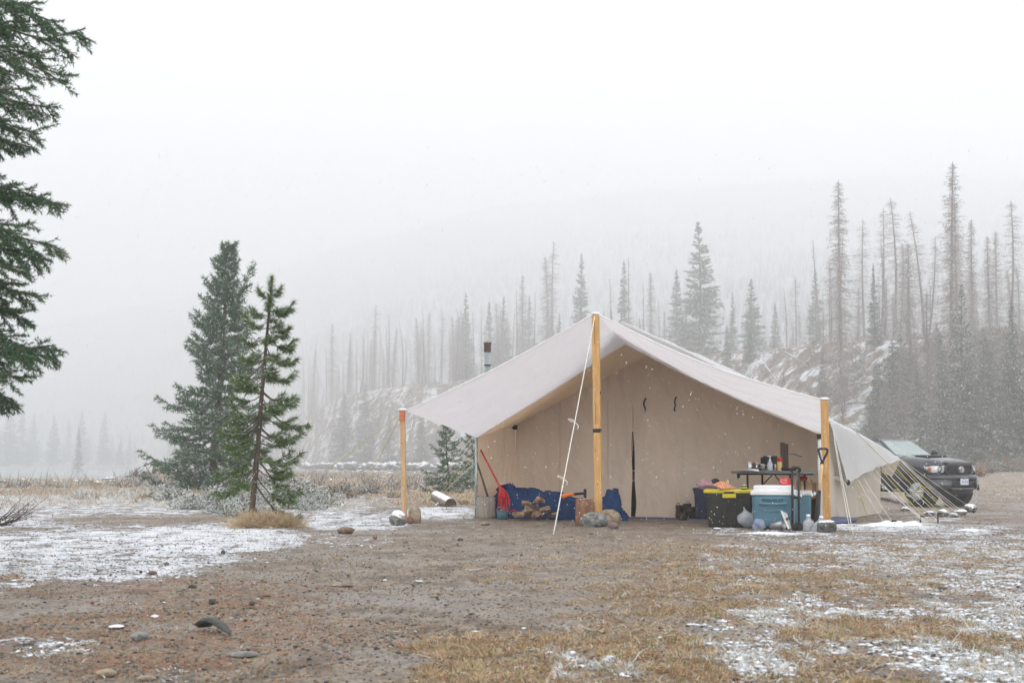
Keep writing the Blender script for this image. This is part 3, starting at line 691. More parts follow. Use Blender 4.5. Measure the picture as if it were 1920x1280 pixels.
# right side fan: start pixel, start depth, end pixel, colour
fan = [((1560, 795), 17.6, (1600, 1001), m_rope, 'white rope with a knot nearest the right awning post', (.55,)), ((1560, 800), 17.7, (1594, 996), m_rope, 'thin white rope beside the knotted one by the right awning post', ()),
       ((1604, 898), 18.2, (1628, 972), m_ropey, 'yellow rope hanging from the tarp edge over the canvas side', (.5,)), ((1607, 896), 18.3, (1657, 978), m_rope, 'white rope crossing the lower canvas side wall', (.4,)),
       ((1618, 893), 18.6, (1673, 978), m_rope, 'looped white rope ending where the canvas side meets the snow', (.35,)), ((1628, 886), 18.8, (1770, 1003), m_rope, 'bright white rope reaching the ground furthest toward the camera', (.3,)),
       ((1632, 884), 19.0, (1742, 986), m_rope, 'white rope just inside the furthest reaching one', (.5,)), ((1640, 880), 19.2, (1737, 978), m_rope, 'white rope from the middle of the tarp edge', (.62,)),
       ((1648, 876), 19.5, (1745, 979), m_ropey, 'bright yellow rope from the middle of the tarp edge', (.45, .6)), ((1652, 874), 19.7, (1762, 980), m_rope, 'white rope next to the bright yellow one', (.55,)),
       ((1662, 872), 20.1, (1765, 968), m_rope, 'white rope with bunched knots in front of the truck wheel', (.5, .62)), ((1672, 868), 20.8, (1772, 970), m_ropey, 'olive yellow rope in front of the truck wheel', (.55,)),
       ((1680, 866), 21.2, (1783, 966), m_rope, 'white rope under the tarp corner', (.45,)), ((1684, 864), 21.3, (1790, 968), m_ropey, 'pale yellow rope under the tarp corner', (.5,)),
       ((1688, 863), 21.5, (1800, 967), m_rope, 'white rope from the tarp corner to the dark stake', ()), ((1690, 862), 21.5, (1806, 960), m_rope, 'white rope from the tarp corner to the middle stones', ()),
       ((1691, 862), 21.5, (1823, 952), m_rope, 'uppermost white rope from the tarp corner to the round grey stone', ()), ((1690, 864), 21.4, (1796, 957), m_rope, 'lower white rope alongside the truck bumper', ()),
       ((1550, 752), 15.7, (1700, 902), m_ropey, 'thin yellow rope from the top of the right post over the tarp', ())]
for (q, y, e, m, lab, kn) in fan:
    e2 = hit(*e) if e[0] != 1700 else W(1700, 902, 22)
    rope([W(q[0], q[1], y), e2 + ez * .0], m, lab, .0040, .02, knots=kn)
m_stake = m_blackmetal
for i, (px, py, h, lab) in enumerate(((1759, 980, 18, 'black steel stake with bent top below the truck wheel'), (1726, 978, 10, 'short dark stake among the rope ends'), (1797, 966, 9, 'short black stake beside the middle stones'), (1826, 962, 9, 'short black stake next to the round grey stone'), (1673, 984, 8, 'short stake at the corner of the canvas side'))):
    b = hit(px, py); k = b[1] / FPX
    t = single('tent_stake', tube(polyline([b - ez * .05, b + ez * h * k * .9, b + np.array([.02, 0, h * k]), b + np.array([.05, 0, h * k * .93])], 10), .009, 6), m_stake, lab, 'stake', 'stakes holding the guy ropes', True)

# ------------------------------------------------------------------ stones placed one by one
def stone(px, py, wpx, hpx, m, label, seed, dp=.8, sub=3, rough=.2, square=0, grp='stones lying about the camp', name='stone', rz=None, shiftY=0):
    b = hit(px, py); b[1] += shiftY; k = b[1] / FPX; w_, h = wpx * k, hpx * k
    c = (b[0], b[1] + w_ * dp * .4, b[2])
    o = single(name, rock(c, (w_, w_ * dp, h * 1.15), seed, sub, rough, 0 if rz is None else rz, .13, square), m, label, 'stone', grp, True, c)
    return o
stone(1115, 988, 50, 27, m_st_grey, 'large round grey boulder at the foot of the tall middle post', 4, .8, 4, .16)
stone(1146, 986, 42, 30, m_st_tan, 'pale stone right of the middle post, behind the big boulder', 9, .8, 4, .2, shiftY=.15)
stone(1151, 991, 20, 12, M('red_stone', (.20, .12, .11), (.17, .13, .12), 14, .7, .4, 50), 'small dull red stone low against the pale one by the middle post', 12, .8, 3)
stone(745, 985, 33, 27, m_st_snow, 'snow topped round rock left of the left awning post', 5, .8, 4)
stone(777, 981, 24, 31, m_st_tan, 'upright tan block of stone right of the left awning post', 7, .7, 4, .12, .35)
stone(768, 982, 16, 14, M('red_stone2', (.20, .08, .06), (.15, .08, .07), 14, .7, .4, 50), 'dark reddish stone wedged between the two at the left post', 15, .8, 3)
stone(1553, 998, 34, 22, m_st_snow2, 'dark squared rock with a flat snow cap at the right awning post', 3, .9, 4, .12, .45)
stone(1054, 968, 18, 8, m_st_tan, 'pale flat stone at the edge of the blue tarp', 6)
stone(647, 1000, 34, 12, m_st_brown, 'brown low rock on the snow between pine and left post', 8, .7)
stone(868, 945, 21, 12, m_st_tan, 'tan rock on dry grass right of the propped log', 11, .7)
stone(260, 1204, 36, 17, m_st_grey, 'round light grey stone in the lower left gravel', 14, .8, 3, .12)
stone(196, 1273, 40, 16, m_st_tan, 'tan oval stone at the bottom edge left', 16, .6, 3, .12)
stone(272, 1281, 36, 10, m_st_tan, 'pale tan stone right of the oval one at the bottom edge', 17, .6, 3, .12)
stone(455, 1236, 52, 10, m_st_grey, 'flat grey stone half buried in the lower gravel', 18, .9, 3, .15)
stone(215, 1182, 30, 9, m_st_snow, 'small stone with snow left above the round grey one', 24)
stone(397, 1133, 13, 10, m_st_dark, 'black cube shaped stone on the gravel', 21, .8, 2, .15, .5)
stone(472, 1135, 12, 9, m_st_dark, 'small dark pointed stone right of the cube shaped one', 22, .8, 2, .3)
stone(499, 1120, 15, 5, m_st_brown, 'small brown flat stone behind the dark pointed one', 23, .5, 2, .2, .4)
stone(640, 1101, 46, 6, m_st_tan, 'thin pale flat stone left of centre on the gravel', 25, .6, 3)
stone(818, 1116, 17, 8, m_st_tan, 'single mottled stone in the middle of the gravel', 26, .7, 3, .3)
stone(863, 1014, 10, 6, m_st_dark, 'small black lump between left post and grey log round', 27, .8, 2, .3)
stone(418, 1039, 9, 8, m_st_dark, 'small dark stone at the edge of the left snow', 28, .8, 2)
stone(285, 1078, 18, 8, m_st_brown, 'brown stone at the near edge of the left snow', 29, .7, 2)
stone(703, 1011, 9, 9, m_st_brown, 'small brown stone beneath the left post', 30, .8, 2)
stone(910, 985, 20, 7, m_st_tan, 'pale stone just in front of the grey log round', 31, .7, 2)
stone(1161, 1014, 14, 4, m_st_tan, 'tiny pale flat stone in front of the middle boulder', 32, .6, 2)
stone(1345, 994, 16, 5, m_st_snow, 'small snowy stone before the black tote', 33)
for (px, py, w_, h, lab, sd_) in ((1822, 960, 20, 14, 'round grey stone with snow at the end of the uppermost rope', 41), (1803, 966, 22, 11, 'flat snow covered stone left of the round grey one', 42), (1770, 969, 19, 13, 'snow capped stone right of the bent stake', 43), (1790, 970, 14, 8, 'small pinkish stone between the snow capped ones', 44),
                                (1745, 968, 20, 10, 'half hidden stone behind the rope knots', 46), (1700, 958, 16, 8, 'snowy stone under the truck side ropes', 48)):
    stone(px, py, w_, h, m_st_snow, lab, sd_, .9, 3, .38, .3, grp='stones weighing the rope ends')
t = single('wood_shard', tube(polyline([hit(380, 1182) + ez * .02, hit(400, 1186) + ez * .05, hit(432, 1193) + ez * .01], 8), [.012, .05, .05, .04, .03, .03, .02, .006], 6, flat=.35), m_st_dark, 'dark splintered piece of wood lying on the gravel', 'wood', None, True)
# logs
def loground(px, py, wpx, hpx, bark, end, label, ry=.0, name='log_round'):
    b = hit(px, py); k = b[1] / FPX; r = wpx * k / 2; h = hpx * k; b = b + np.array([0, r, 0])
    t = thing(name, b, label, 'log', 'sawn log rounds by the tent'); n = 26
    pr_ = [(r * 1.03, -.01), (r * 1.02, h * .2), (r, h * .6), (r * .99, h * .97), (r * .96, h)]
    V, F = lathe(b, pr_, n); an = np.arctan2(V[:, 1] - b[1], V[:, 0] - b[0]); s_ = 1 + .09 * (vn(an * 2.2 + 9, V[:, 2] * 1.5, int(px)) - .5) + .03 * np.sin(an * 9)
    V[:, 0] = b[0] + (V[:, 0] - b[0]) * s_; V[:, 1] = b[1] + (V[:, 1] - b[1]) * s_
    put('bark', (V, F[:-1]), bark, t, True); top = V[-n:] + ez * .002; put('sawn_face', (np.vstack([top, top.mean(0) + ez * .004]), [(i, (i + 1) % n, n) for i in range(n)]), end, t)
    return t
loground(910, 973, 37, 41, m_greylog, m_greylog, 'weathered grey log round standing at the foot of the grey porch pole')
loground(1097, 986, 34, 50, m_barkred, m_endgrain, 'log round with reddish bark beside the tall middle post')
b = hit(812, 951); t = thing('log', hit(830, 950), 'short white frosted log propped up at an angle on the snow', 'log')
A, B = W(817, 930, 24.5), W(845, 945, 23.6)
put('bark', tube([A, (A + B) / 2, B], [.095, .10, .10], 14, cap=False), m_whitelog, t, True)
for c, d in ((A, A - B), (B, B - A)):
    d = d / np.linalg.norm(d); put('sawn_face', tube([c - d * .02, c + d * .002], .098, 14), m_rust if c is B else m_endgrain, t)
put('prop', tube([W(820, 950, 24.0), W(832, 938, 24)], .05, 8), m_whitelog, t)
m_sl = M('split_log', (.40, .27, .17), (.22, .14, .09), 7, .9, .5, 40, snow=None, c3=(.15, .09, .06))
k = 0
for (px, py, n, sp_) in ((982, 964, 4, 14), (992, 957, 4, 12), (1004, 950, 2, 8), (1010, 938, 2, 5), (1010, 964, 4, 13), (1020, 956, 2, 8), (985, 944, 2, 9), (1034, 964, 2, 8)):
    for i in range(n):
        x = px + rnd.uniform(-sp_, sp_); b = W(x, py + rnd.uniform(-2, 2), 17.9 + rnd.uniform(-.15, .25)); ang = rnd.uniform(-1.2, 1.2); L = rnd.uniform(.09, .17); r = rnd.uniform(.022, .045)
        d = np.array([math.cos(ang) * rnd.choice([1, -1]), .9 * math.sin(ang) - .5, rnd.uniform(-.3, .5)]); d /= np.linalg.norm(d); b[2] = max(b[2], r * .9)
        single('firewood', tube([b - d * L / 2, b, b + d * L / 2], [r * 1.1, r * 1.2, r], 3 + k % 4, flat=rnd.uniform(.6, 1)), m_sl if k % 4 else m_bark, 'split piece of firewood in the heap against the blue tarp', 'firewood', 'firewood heap in front of the blue tarp', False, b); k += 1
# leaning sticks and red broom
t = single('stick', tube([W(916, 936, 18.45), W(905, 900, 18.45), W(895, 868, 18.5)], [.016, .014, .011], 7), m_bark, 'dark wooden stick leaning in the left porch corner', 'stick')
m_red = M('red_plastic', (.55, .015, .02), (.42, .01, .015), 6, .5, trans=.1)
t = thing('broom', G(938, 966), 'red broom with drooping red bristles leaning in the left porch corner', 'broom')
hd = W(936, 910, 18.0)
put('handle', tube([W(897, 835, 18.7), hd], .011, 8), m_red, t, True); put('socket', tube([hd, W(943, 922, 17.95)], [.014, .028], 8), m_red, t, True)
P0, P1, P2 = [], [], []
mbb = MB()
for i in range(46):
    f = rnd.uniform(-1, 1); a = W(940 + f * 3, 914, 17.95); b = W(944 + f * 10, 930 + rnd.uniform(-3, 3), 17.9 + rnd.uniform(-.06, .06)); c = W(944 + f * 13 + rnd.uniform(-2, 6), 950 + rnd.uniform(-16, 10), 17.9 + rnd.uniform(-.06, .06))
    mbb.add(tube(polyline([a, b, c], 5), .0048, 3))
put('bristles', mbb, m_red, t)
t2 = single('red_strap', tube(polyline([W(950, 948, 17.8), W(955, 958, 17.8), W(966, 956, 17.8), G(975, 964) + ez * .02, G(990, 962) + ez * .03], 20), .012, 6, flat=.3), m_red, 'limp red strap trailing over the firewood from the broom', 'strap')
# blue kettle
b = G(942, 973); k = b[1] / FPX; m_teal = M('teal_enamel', (.07, .17, .20), (.05, .12, .15), 8, .35)
t = thing('kettle', b, 'teal enamel pot with a wire handle beside the grey log round', 'kettle')
put('body', lathe(b, [(.062, 0), (.072, .01), (.072, .085), (.060, .10), (.058, .105)], 20), m_teal, t, True); put('lid', lathe(b + ez * .105, [(.062, 0), (.05, .012), (.012, .018), (.012, .03), (.0, .032)], 20), m_teal, t, True)
put('handle', tube(polyline([b + (-.07, 0, .085), b + (-.06, 0, .14), b + (0, 0, .16), b + (.06, 0, .14), b + (.07, 0, .085)], 14), .004, 6), m_steel, t, True)
# crumpled blue tarps
def crumple(P, w_, h, seed, name, label, mat=m_blue, nu=110, nv=44, amp=.05):
    P = np.array(P)
    def f(u, v):
        i = u * (len(P) - 1); c = np.stack([np.interp(i, np.arange(len(P)), P[:, j]) for j in range(3)], -1)
        hh = np.interp(i, np.arange(len(P)), h) * (np.sin(np.pi * v) ** .55) * (1 + .18 * (fbm(u * 14, v * 3, seed) - .5)); yy = (v - .5) * w_
        env = np.sin(np.pi * v) ** .4
        fold = (fbm(u * 26 + v * 6, v * 8 - u * 9, seed, 4) - .5) * 2; fold = np.sign(fold) * np.abs(fold) ** .7
        return c[..., 0] + amp * fold * env, c[..., 1] + yy - amp * .8 * fold * env, c[..., 2] + hh + amp * .8 * env * (fbm(u * 24, v * 10, seed + 2, 3) - .5)
    return single(name, sheet(f, nu, nv), mat, label, 'tarp', 'crumpled blue tarps in the porch', True)
crumple([G(922, 971) + (0, .12, 0), G(942, 971) + (0, .1, 0), G(1000, 972) + (0, .1, 0), G(1060, 974) + (0, .1, 0), G(1118, 977) + (0, .1, 0)], .42, np.array([.10, .42, .38, .31, .24]), 3, 'blue_tarp', 'long crumpled blue tarp heaped along the door wall', amp=.085)
crumple([G(1125, 976) + (0, .1, 0), G(1142, 976) + (0, .1, 0), G(1158, 976) + (0, .1, 0), G(1166, 976) + (0, .1, 0), G(1178, 976) + (0, .1, 0)], .3, np.array([.25, .39, .40, .17, .06]), 9, 'blue_tarp', 'upright bundle of blue tarp right of the middle post', nu=50, amp=.03)
# axe on the tarp
t = thing('axe', W(1075, 930, 17.6), 'axe with orange grip and black head resting on the blue tarp', 'axe'); m_or = M('orange_grip', (.85, .20, .03), (.7, .15, .02), 8, .5)
a0, a1, a2 = W(1054, 929, 17.6), W(1076, 926, 17.62), W(1097, 924, 17.65)
put('grip', tube([a0 - ez * .01, (a0 + a1) / 2, a1], [.028, .022, .016], 8), m_or, t, True); put('shaft', tube([a1, a2], .016, 8), m_black, t, True)
put('head', box(a2 + ez * -.015, (.035, .03, .13), 0, .008), m_blackmetal, t); put('edge', box(a2 - ez * .085, (.045, .012, .03), 0, .004), m_steel, t)
# boots
m_boot = M('dark_leather', (.075, .05, .035), (.04, .03, .025), 14, .8, .5, 50); m_bootb = M('black_rubber', (.02, .02, .018), (.035, .03, .028), 12, .6, .4, 50); m_bootbr = M('brown_leather', (.20, .09, .045), (.13, .06, .03), 12, .8, .5, 50)
def boot(px, py, h, m, label, rz=0.0, y=None):
    b = G(px, py); k = b[1] / FPX; H = h * k; t = thing('boot', b, label, 'boot', 'boots standing by the door'); 
    V, F = lathe((0, 0, 0), [(.050, .02), (.058, .05), (.052, .10), (.050, H * .6), (.055, H * .95), (.058, H), (.046, H), (.040, H * .75), (.0, H * .74)], 14)
    V[:, 1] += .03; foot, Ff = rock((0, -.07, 0), (.10, .20, .11), 3, 2, .08, sink=.02)
    c, s_ = math.cos(rz), math.sin(rz); rot = lambda Q: np.stack([Q[:, 0] * c - Q[:, 1] * s_, Q[:, 0] * s_ + Q[:, 1] * c, Q[:, 2]], 1) + b
    put('shaft', (rot(V), F), m, t, True); put('foot', (rot(foot), Ff), m, t, True); put('sole', box(b + (.045 * s_, -.045 * c, .008), (.105, .27, .028), rz, .012), m_bootb, t)
    mbl = MB()
    for i in range(5): zz = .09 + i * (H - .1) / 5; mbl.add(tube(rot(np.array([(-.03, -.022, zz), (0, -.03, zz + .012), (.03, -.022, zz)])), .005, 4))
    put('laces', mbl, m_bootb, t)
    put('pull_loop', tube(rot(np.array([(-.016, .085, H * .93), (-.014, .088, H + .025), (.014, .088, H + .025), (.016, .085, H * .93)])), .005, 4), m, t); return t
boot(1276, 974, 27, m_boot, 'worn brown boot, leftmost of the row by the door', .2); boot(1288, 972, 28, m_boot, 'worn brown boot, second from the left in the row', -.3)
boot(1299, 974, 24, m_bootb, 'black boot in the middle of the row', .5); boot(1308, 973, 23, m_bootb, 'black boot with grey lining left of the blue tote base', -.2); boot(1331, 973, 26, m_bootbr, 'reddish brown boot between blue tote and black tote', .3); boot(1322, 974, 20, m_bootb, 'low dark boot under the front of the blue tote', .1)

# totes
def tote(c, wx, wy, h, rz, body, lid, label, lidh=.03, rim=.012, latch=None, lidded=True):
    t = thing('storage_tote', c, label, 'tote', 'plastic storage totes'); n = 9
    def ring(sx, sy, z, b=.03):
        P = []
        for (qx, qy, a0_) in ((1, 1, 0), (-1, 1, 90), (-1, -1, 180), (1, -1, 270)):
            for k in range(4):
                a_ = R(a0_ + k * 30); P.append((qx * (sx / 2 - b) + b * math.cos(a_), qy * (sy / 2 - b) + b * math.sin(a_), z))
        return P
    def loft(rings):
        V = [p for r_ in rings for p in r_]; m = len(rings[0]); F = [(i * m + k, i * m + (k + 1) % m, (i + 1) * m + (k + 1) % m, (i + 1) * m + k) for i in range(len(rings) - 1) for k in range(m)]
        F += [tuple(range(m - 1, -1, -1)), tuple(range((len(rings) - 1) * m, len(rings) * m))]; V = np.array(V)
        cz, sz = math.cos(rz), math.sin(rz); return np.stack([V[:, 0] * cz - V[:, 1] * sz + c[0], V[:, 0] * sz + V[:, 1] * cz + c[1], V[:, 2] + c[2]], 1), F
    put('body', loft([ring(wx * .82, wy * .86, 0), ring(wx * .84, wy * .88, .02), ring(wx * .93, wy * .95, h * .82), ring(wx * .97, wy * .98, h * .83), ring(wx * .97, wy * .98, h - lidh)]), body, t)
    if lidded: put('lid', loft([ring(wx, wy, h - lidh - .006), ring(wx + rim, wy + rim, h - lidh + .004), ring(wx + rim, wy + rim, h - .008), ring(wx * .97, wy * .97, h), ring(wx * .93, wy * .93, h - .004)]), lid, t)
    else: put('rim', loft([ring(wx * .97, wy * .98, h - lidh), ring(wx + rim, wy + rim, h - lidh), ring(wx + rim, wy + rim, h)]), body, t)
    cz, sz = math.cos(rz), math.sin(rz)
    def loc(x, y, z): return np.array([c[0] + x * cz - y * sz, c[1] + x * sz + y * cz, c[2] + z])
    for x in (-.3, -.1, .1, .3):
        put('rib', box(loc(x * wx, -wy * .455, h * .42), (.02, .03, h * .74), rz, .006, rot=[[1, 0, 0], [0, 1, .06], [0, 0, 1]]), body, t)
    if latch is not None:
        put('latch', box(loc(0.0, -wy / 2 - .012, h - .065), (.15, .022, .045), rz, .006), latch, t); put('latch_hollow', box(loc(0.0, -wy / 2 - .006, h - .03), (.11, .022, .022), rz, .002), m_black, t)
    return t
m_yel = M('yellow_lid', (.62, .50, .03), (.52, .42, .03), 8, .5); m_totebk = M('dark_tote', (.022, .022, .020), (.035, .034, .028), 12, .5, .2, 50); m_totebl = M('navy_tote', (.02, .028, .07), (.028, .035, .08), 8, .5)
tc = G(1371, 989); tc = tc + np.array([.05, .42, 0])
tote(tc, .56, .80, W(1370, 918, 15.9)[2], -.16, m_totebk, m_yel, 'black storage tote with a yellow lid and yellow latch', latch=m_yel)
nb = G(1336, 975) + np.array([-.02, .22, 0]); tote(nb, .36, .40, W(1325, 917, 17.0)[2], -.2, m_totebl, m_totebl, 'open navy blue tote behind the black one', lidded=False)
zt = W(1370, 918, 15.9)[2]
# printed food bag, cup, bottle, black bundle on the tote
m_bag = N('printed_bag'); vb = m_bag.coord((1, 1, 1)); wv = m_bag.n('TexWave'); m_bag.l(vb, wv.inputs[0]); wv.inputs['Scale'].default_value = 9; wv.inputs['Distortion'].default_value = 1.5; wv.bands_direction = 'X'
m_bag = m_bag.pbr(m_bag.mix(m_bag.mr(wv.outputs[1], .70, .78), m_bag.mix(m_bag.noise(4, vb), (.72, .50, .22), (.70, .30, .22)), (.62, .10, .09)), .45)
B0 = [W(1337, 908, 16.2), W(1352, 904, 16.6), W(1381, 915, 16.3), W(1352, 916.5, 15.8)]
def bagf(u, v):
    P = bil(*B0)(u, v); return P[..., 0], P[..., 1], P[..., 2] + .045 * np.sin(np.pi * u) * np.sin(np.pi * v) + .012 * fbm(u * 8, v * 8, 3)
single('food_bag', sheet(bagf, 24, 18, .006), m_bag, 'crumpled orange and red printed food bag on the yellow tote lid', 'bag', None, True)
m_clear = M('clear_plastic', (.62, .66, .70), (.5, .53, .58), 8, .25, .6, 30, .02, alpha=.62, spec=.6)
m_pinkbag = M('pink_plastic', (.50, .25, .28), (.55, .42, .45), 12, .4, .8, 25, .02, alpha=.8)
single('plastic_bag', rock(W(1324, 917, 16.9), (.22, .2, .12), 5, 4, .45, sink=.1), m_pinkbag, 'pinkish crumpled plastic bag in the navy tote', 'bag', None, True)
single('sandal', tube(polyline([W(1335, 903, 16.7), W(1343, 900, 16.7), W(1352, 904, 16.7), W(1361, 908, 16.7)], 10), [.03, .042, .046, .04, .03, .022, .018, .015, .014, .012], 8, flat=.6), m_black, 'black rolled up bundle behind the printed bag', 'bundle', None, True)
bp = W(1364, 915, 16.5); bp[2] = zt; t = thing('bottle', bp, 'small clear bottle with a yellow cap on the tote', 'bottle')
put('body', lathe(bp, [(.026, 0), (.028, .01), (.028, .05), (.02, .065), (.013, .07)], 14), m_clear, t, True); put('cap', lathe(bp + ez * .07, [(.015, 0), (.015, .03), (.0, .032)], 12), M('cap_yellow', (.65, .55, .2), (.6, .5, .2), 5, .5), t)
bp = W(1395, 916, 16.2); bp[2] = zt; t = thing('jar', bp, 'low dark jar with a shiny lid and green label on the tote', 'jar')
put('glass', lathe(bp, [(.032, 0), (.035, .01), (.035, .035), (.03, .04)], 14), m_totebk, t, True); put('lid', lathe(bp + ez * .04, [(.032, 0), (.032, .014), (0, .015)], 14), m_steel, t, True); put('label', lathe(bp + ez * .012, [(.036, 0), (.036, .018)], 14), M('green_label', (.35, .45, .06), (.3, .4, .06), 5, .6), t)

# cooler
cz_ = G(1461, 993); m_cool = M('cooler_blue', (.10, .205, .265), (.08, .175, .23), 6, .45, .1, 60); m_white = M('cooler_white', (.74, .74, .74), (.66, .66, .66), 6, .5)
Hc = W(1460, 927, 15.5)[2]; Ht = W(1460, 911, 15.8)[2]; wc = (1500 - 1419) * cz_[1] / FPX * .97; rzc = -.22
t = thing('cooler', cz_ + (0, .4, 0), 'big teal blue cooler with white lid, black pull handle and side grip', 'cooler')
def L3(x, y, z, c=cz_ + np.array([.02, .38, 0]), rz=rzc): return np.array([c[0] + x * math.cos(rz) - y * math.sin(rz), c[1] + x * math.sin(rz) + y * math.cos(rz), z])
dc = .72
put('body', box(L3(0, 0, Hc / 2 + .01), (wc, dc, Hc - .02), rzc, .03, .93), m_cool, t)
put('lid', box(L3(0, 0, Hc + .022), (wc + .02, dc + .02, .05), rzc, .015), m_white, t); put('lid_top', box(L3(0, .02, (Hc + Ht) / 2 + .02), (wc - .03, dc - .10, Ht - Hc - .02), rzc, .045), m_white, t)
fy = -dc / 2
put('grip', tube(polyline([L3(-.13, fy + .03, Hc - .085), L3(-.125, fy - .035, Hc - .09), L3(0, fy - .045, Hc - .095), L3(.125, fy - .035, Hc - .09), L3(.13, fy + .03, Hc - .085)], 16), .014, 8), m_cool, t, True)
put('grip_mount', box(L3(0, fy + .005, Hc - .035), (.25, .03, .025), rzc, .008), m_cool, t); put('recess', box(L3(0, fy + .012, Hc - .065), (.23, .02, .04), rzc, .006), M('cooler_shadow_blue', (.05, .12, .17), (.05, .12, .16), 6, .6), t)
put('lower_rib', box(L3(0, fy + .012, Hc - .17), (.22, .02, .02), rzc, .006), m_cool, t)
for x in (1486, 1498):
    put('pull_handle_bar', tube([W(x, 988, 15.25), W(x - .5, 882, 15.35)], .012 if x > 1490 else .013, 8), m_black, t, True)
put('pull_handle_top', tube(polyline([W(1484, 884, 15.35), W(1485, 878, 15.35), W(1492, 876, 15.35), W(1499, 878, 15.35), W(1500, 884, 15.35)], 12), .016, 8), m_black, t, True)
put('handle_bracket', box(W(1492, 932, 15.33), (.10, .03, .03), rzc, .004), m_black, t)
for x in (1486, 1500): put('wheel', tube([W(x - 2, 987, 15.22), W(x + 2, 988, 15.26)], .045, 14), m_black, t)
c2 = G(1513, 984) + (0, .35, 0); H2 = W(1515, 928, 16.2)[2]
t = thing('cooler', c2, 'second pale blue cooler with snowy white lid behind the pull handle', 'cooler')
put('body', box(c2 + ez * (H2 / 2), (.26, .4, H2), -.25, .02, .95), m_cool, t); put('lid', box(c2 + ez * (H2 + .02), (.28, .42, .05), -.25, .015), m_white, t)
mbs = MB()
for i in range(9): p = c2 + np.array([-.13 + i * .032, -.21 + .008 * i * 0, H2 - rnd.uniform(.005, .03)]); mbs.add(rock(p, (.03, .015, rnd.uniform(.03, .06)), i, 2, .3))
put('snow_drips', mbs, m_snow, t, True)
# red box on the cooler with white marks
rb = W(1472, 912, 15.9); rb[2] = Ht + .012; m_redbox = M('red_card', (.60, .03, .03), (.52, .025, .025), 5, .5); m_wht = M('white_print', (.8, .8, .8), (.75, .75, .75), 5, .6)
t = thing('box', rb, 'small red box with white lettering on the cooler lid', 'box'); hh = .075
put('carton', box(rb + ez * hh / 2, (.115, .08, hh), -.1, .008), m_redbox, t)
def stroke(c, s_, par, m=m_wht, rz=-.1): put('printed_letter', box(c, s_, rz), m, par)
fx = rb + np.array([-.01, -.0415, hh * .72])
for dx, sz in ((-.022, (.012, .002, .003)), (-.022, (.003, .002, .018)), (-.006, (.003, .002, .018)), (.006, (.003, .002, .018)), (.012, (.003, .002, .018)), (.018, (.003, .002, .018))): stroke(fx + np.array([dx, -dx * .1, 0.006 if sz[0] > .01 else 0]), sz, t)
stroke(fx + np.array([0, .0, -.030]), (.05, .002, .004), t); stroke(fx + np.array([-.042, .004, 0]), (.003, .002, .03), t)
# clear bag, pot, lid, jugs in front
def clearbag():
    b = G(1405, 990) + (0, .1, 0)
    V, F = ico(4); V = V.copy(); z = (V[:, 2] + 1) / 2
    sx = np.interp(z, [0, .3, .6, .75, .85, 1], [1, 1, .75, .30, .20, .22]); V[:, 0] *= .145 * sx; V[:, 1] *= .11 * sx; V[:, 0] += -.085 * np.clip(z - .2, 0, 1); V[:, 2] = z * .235
    V += .03 * (fbm(V[:, 0] * 22, V[:, 2] * 22 + V[:, 1] * 9, 5, 4)[:, None] - .5) * np.array([1, 1, .8])
    return V + b + np.array([.03, 0, 0]), F
t = single('plastic_bag', clearbag(), m_clear, 'knotted clear plastic bag slumped against the black tote', 'bag', None, True)
m_clearbl = M('bluish_plastic', (.30, .36, .52), (.40, .44, .52), 12, .3, .8, 22, .02, alpha=.75)
single('plastic_bag', rock(G(1424, 993) + (0, .05, 0), (.12, .14, .13), 15, 3, .4, rz=.5), m_clearbl, 'small bluish plastic bag between clear bag and cooler', 'bag', None, True)
pc = G(1455, 992) + (0, -.16, .052); d = np.array([.75, -.45, .15]); d /= np.linalg.norm(d)
t = thing('pot', pc - ez * .05, 'steel cooking pot lying on its side before the cooler', 'pot')
put('body', tube([pc - d * .085, pc - d * .08, pc + d * .05, pc + d * .055], [.035, .048, .055, .057], 20, cap=False), m_steel, t, True); put('base', tube([pc - d * .086, pc - d * .083], .036, 20), m_steel, t); put('inner_disc', tube([pc + d * .0, pc + d * .008], .05, 20), m_black, t)  # black disc across the inside of the pot
pc2 = W(1474, 974, 15.0); t = thing('saucepan_cover', G(1478, 992), 'pale metal lid tilted upright beside the pot', 'lid')
def lidf(u, v):
    P = bil(W(1465, 957, 15.05), W(1476, 962, 15.1), W(1484, 990, 15.0), W(1479, 991, 14.9))(u, v); return P[..., 0], P[..., 1], P[..., 2] + 0 * u
put('plate', sheet(lidf, 8, 8, .012), m_steel, t); put('rim', tube([W(1465, 957, 15.03), W(1471, 972, 15.0), W(1479, 991, 14.88)], .007, 6), m_white, t)
put('knob', tube([W(1476, 972, 15.08), W(1480, 971, 15.0)], .014, 8), m_blackmetal, t)
m_jug = M('frosted_jug', (.66, .69, .72), (.40, .42, .45), 60, .35, .5, 60, .01, alpha=.55, spec=.6, c3=(.25, .25, .26))
for px, py, h, lab in ((1519, 996, 28, 'clear plastic jug speckled with snow in front of the shovel'), (1534, 997, 26, 'clear plastic jug tipped against the right post stone')):
    b = G(px, py) + (0, .08, 0); k = b[1] / FPX; H = h * k; V, F = lathe((0, 0, 0), [(.05, 0), (.06, .01), (.058, H * .5), (.055, H * .62), (.025, H * .82), (.02, H * .85), (.024, H * .87), (.024, H)], 16)
    V *= 1 + .1 * (vn(V[:, 0] * 30, V[:, 2] * 40, 3)[:, None] - .5)
    if px > 1530: V = np.stack([V[:, 0] + V[:, 2] * .35, V[:, 1], V[:, 2]], 1)
    t = thing('jug', b, lab, 'jug', 'clear jugs by the right post'); put('body', (V + b, F), m_jug, t, True); put('cap', tube([b + (H * .35 if px > 1530 else 0, 0, H), b + (H * .38 if px > 1530 else 0, 0, H + .018)], .022, 12), m_snow, t)
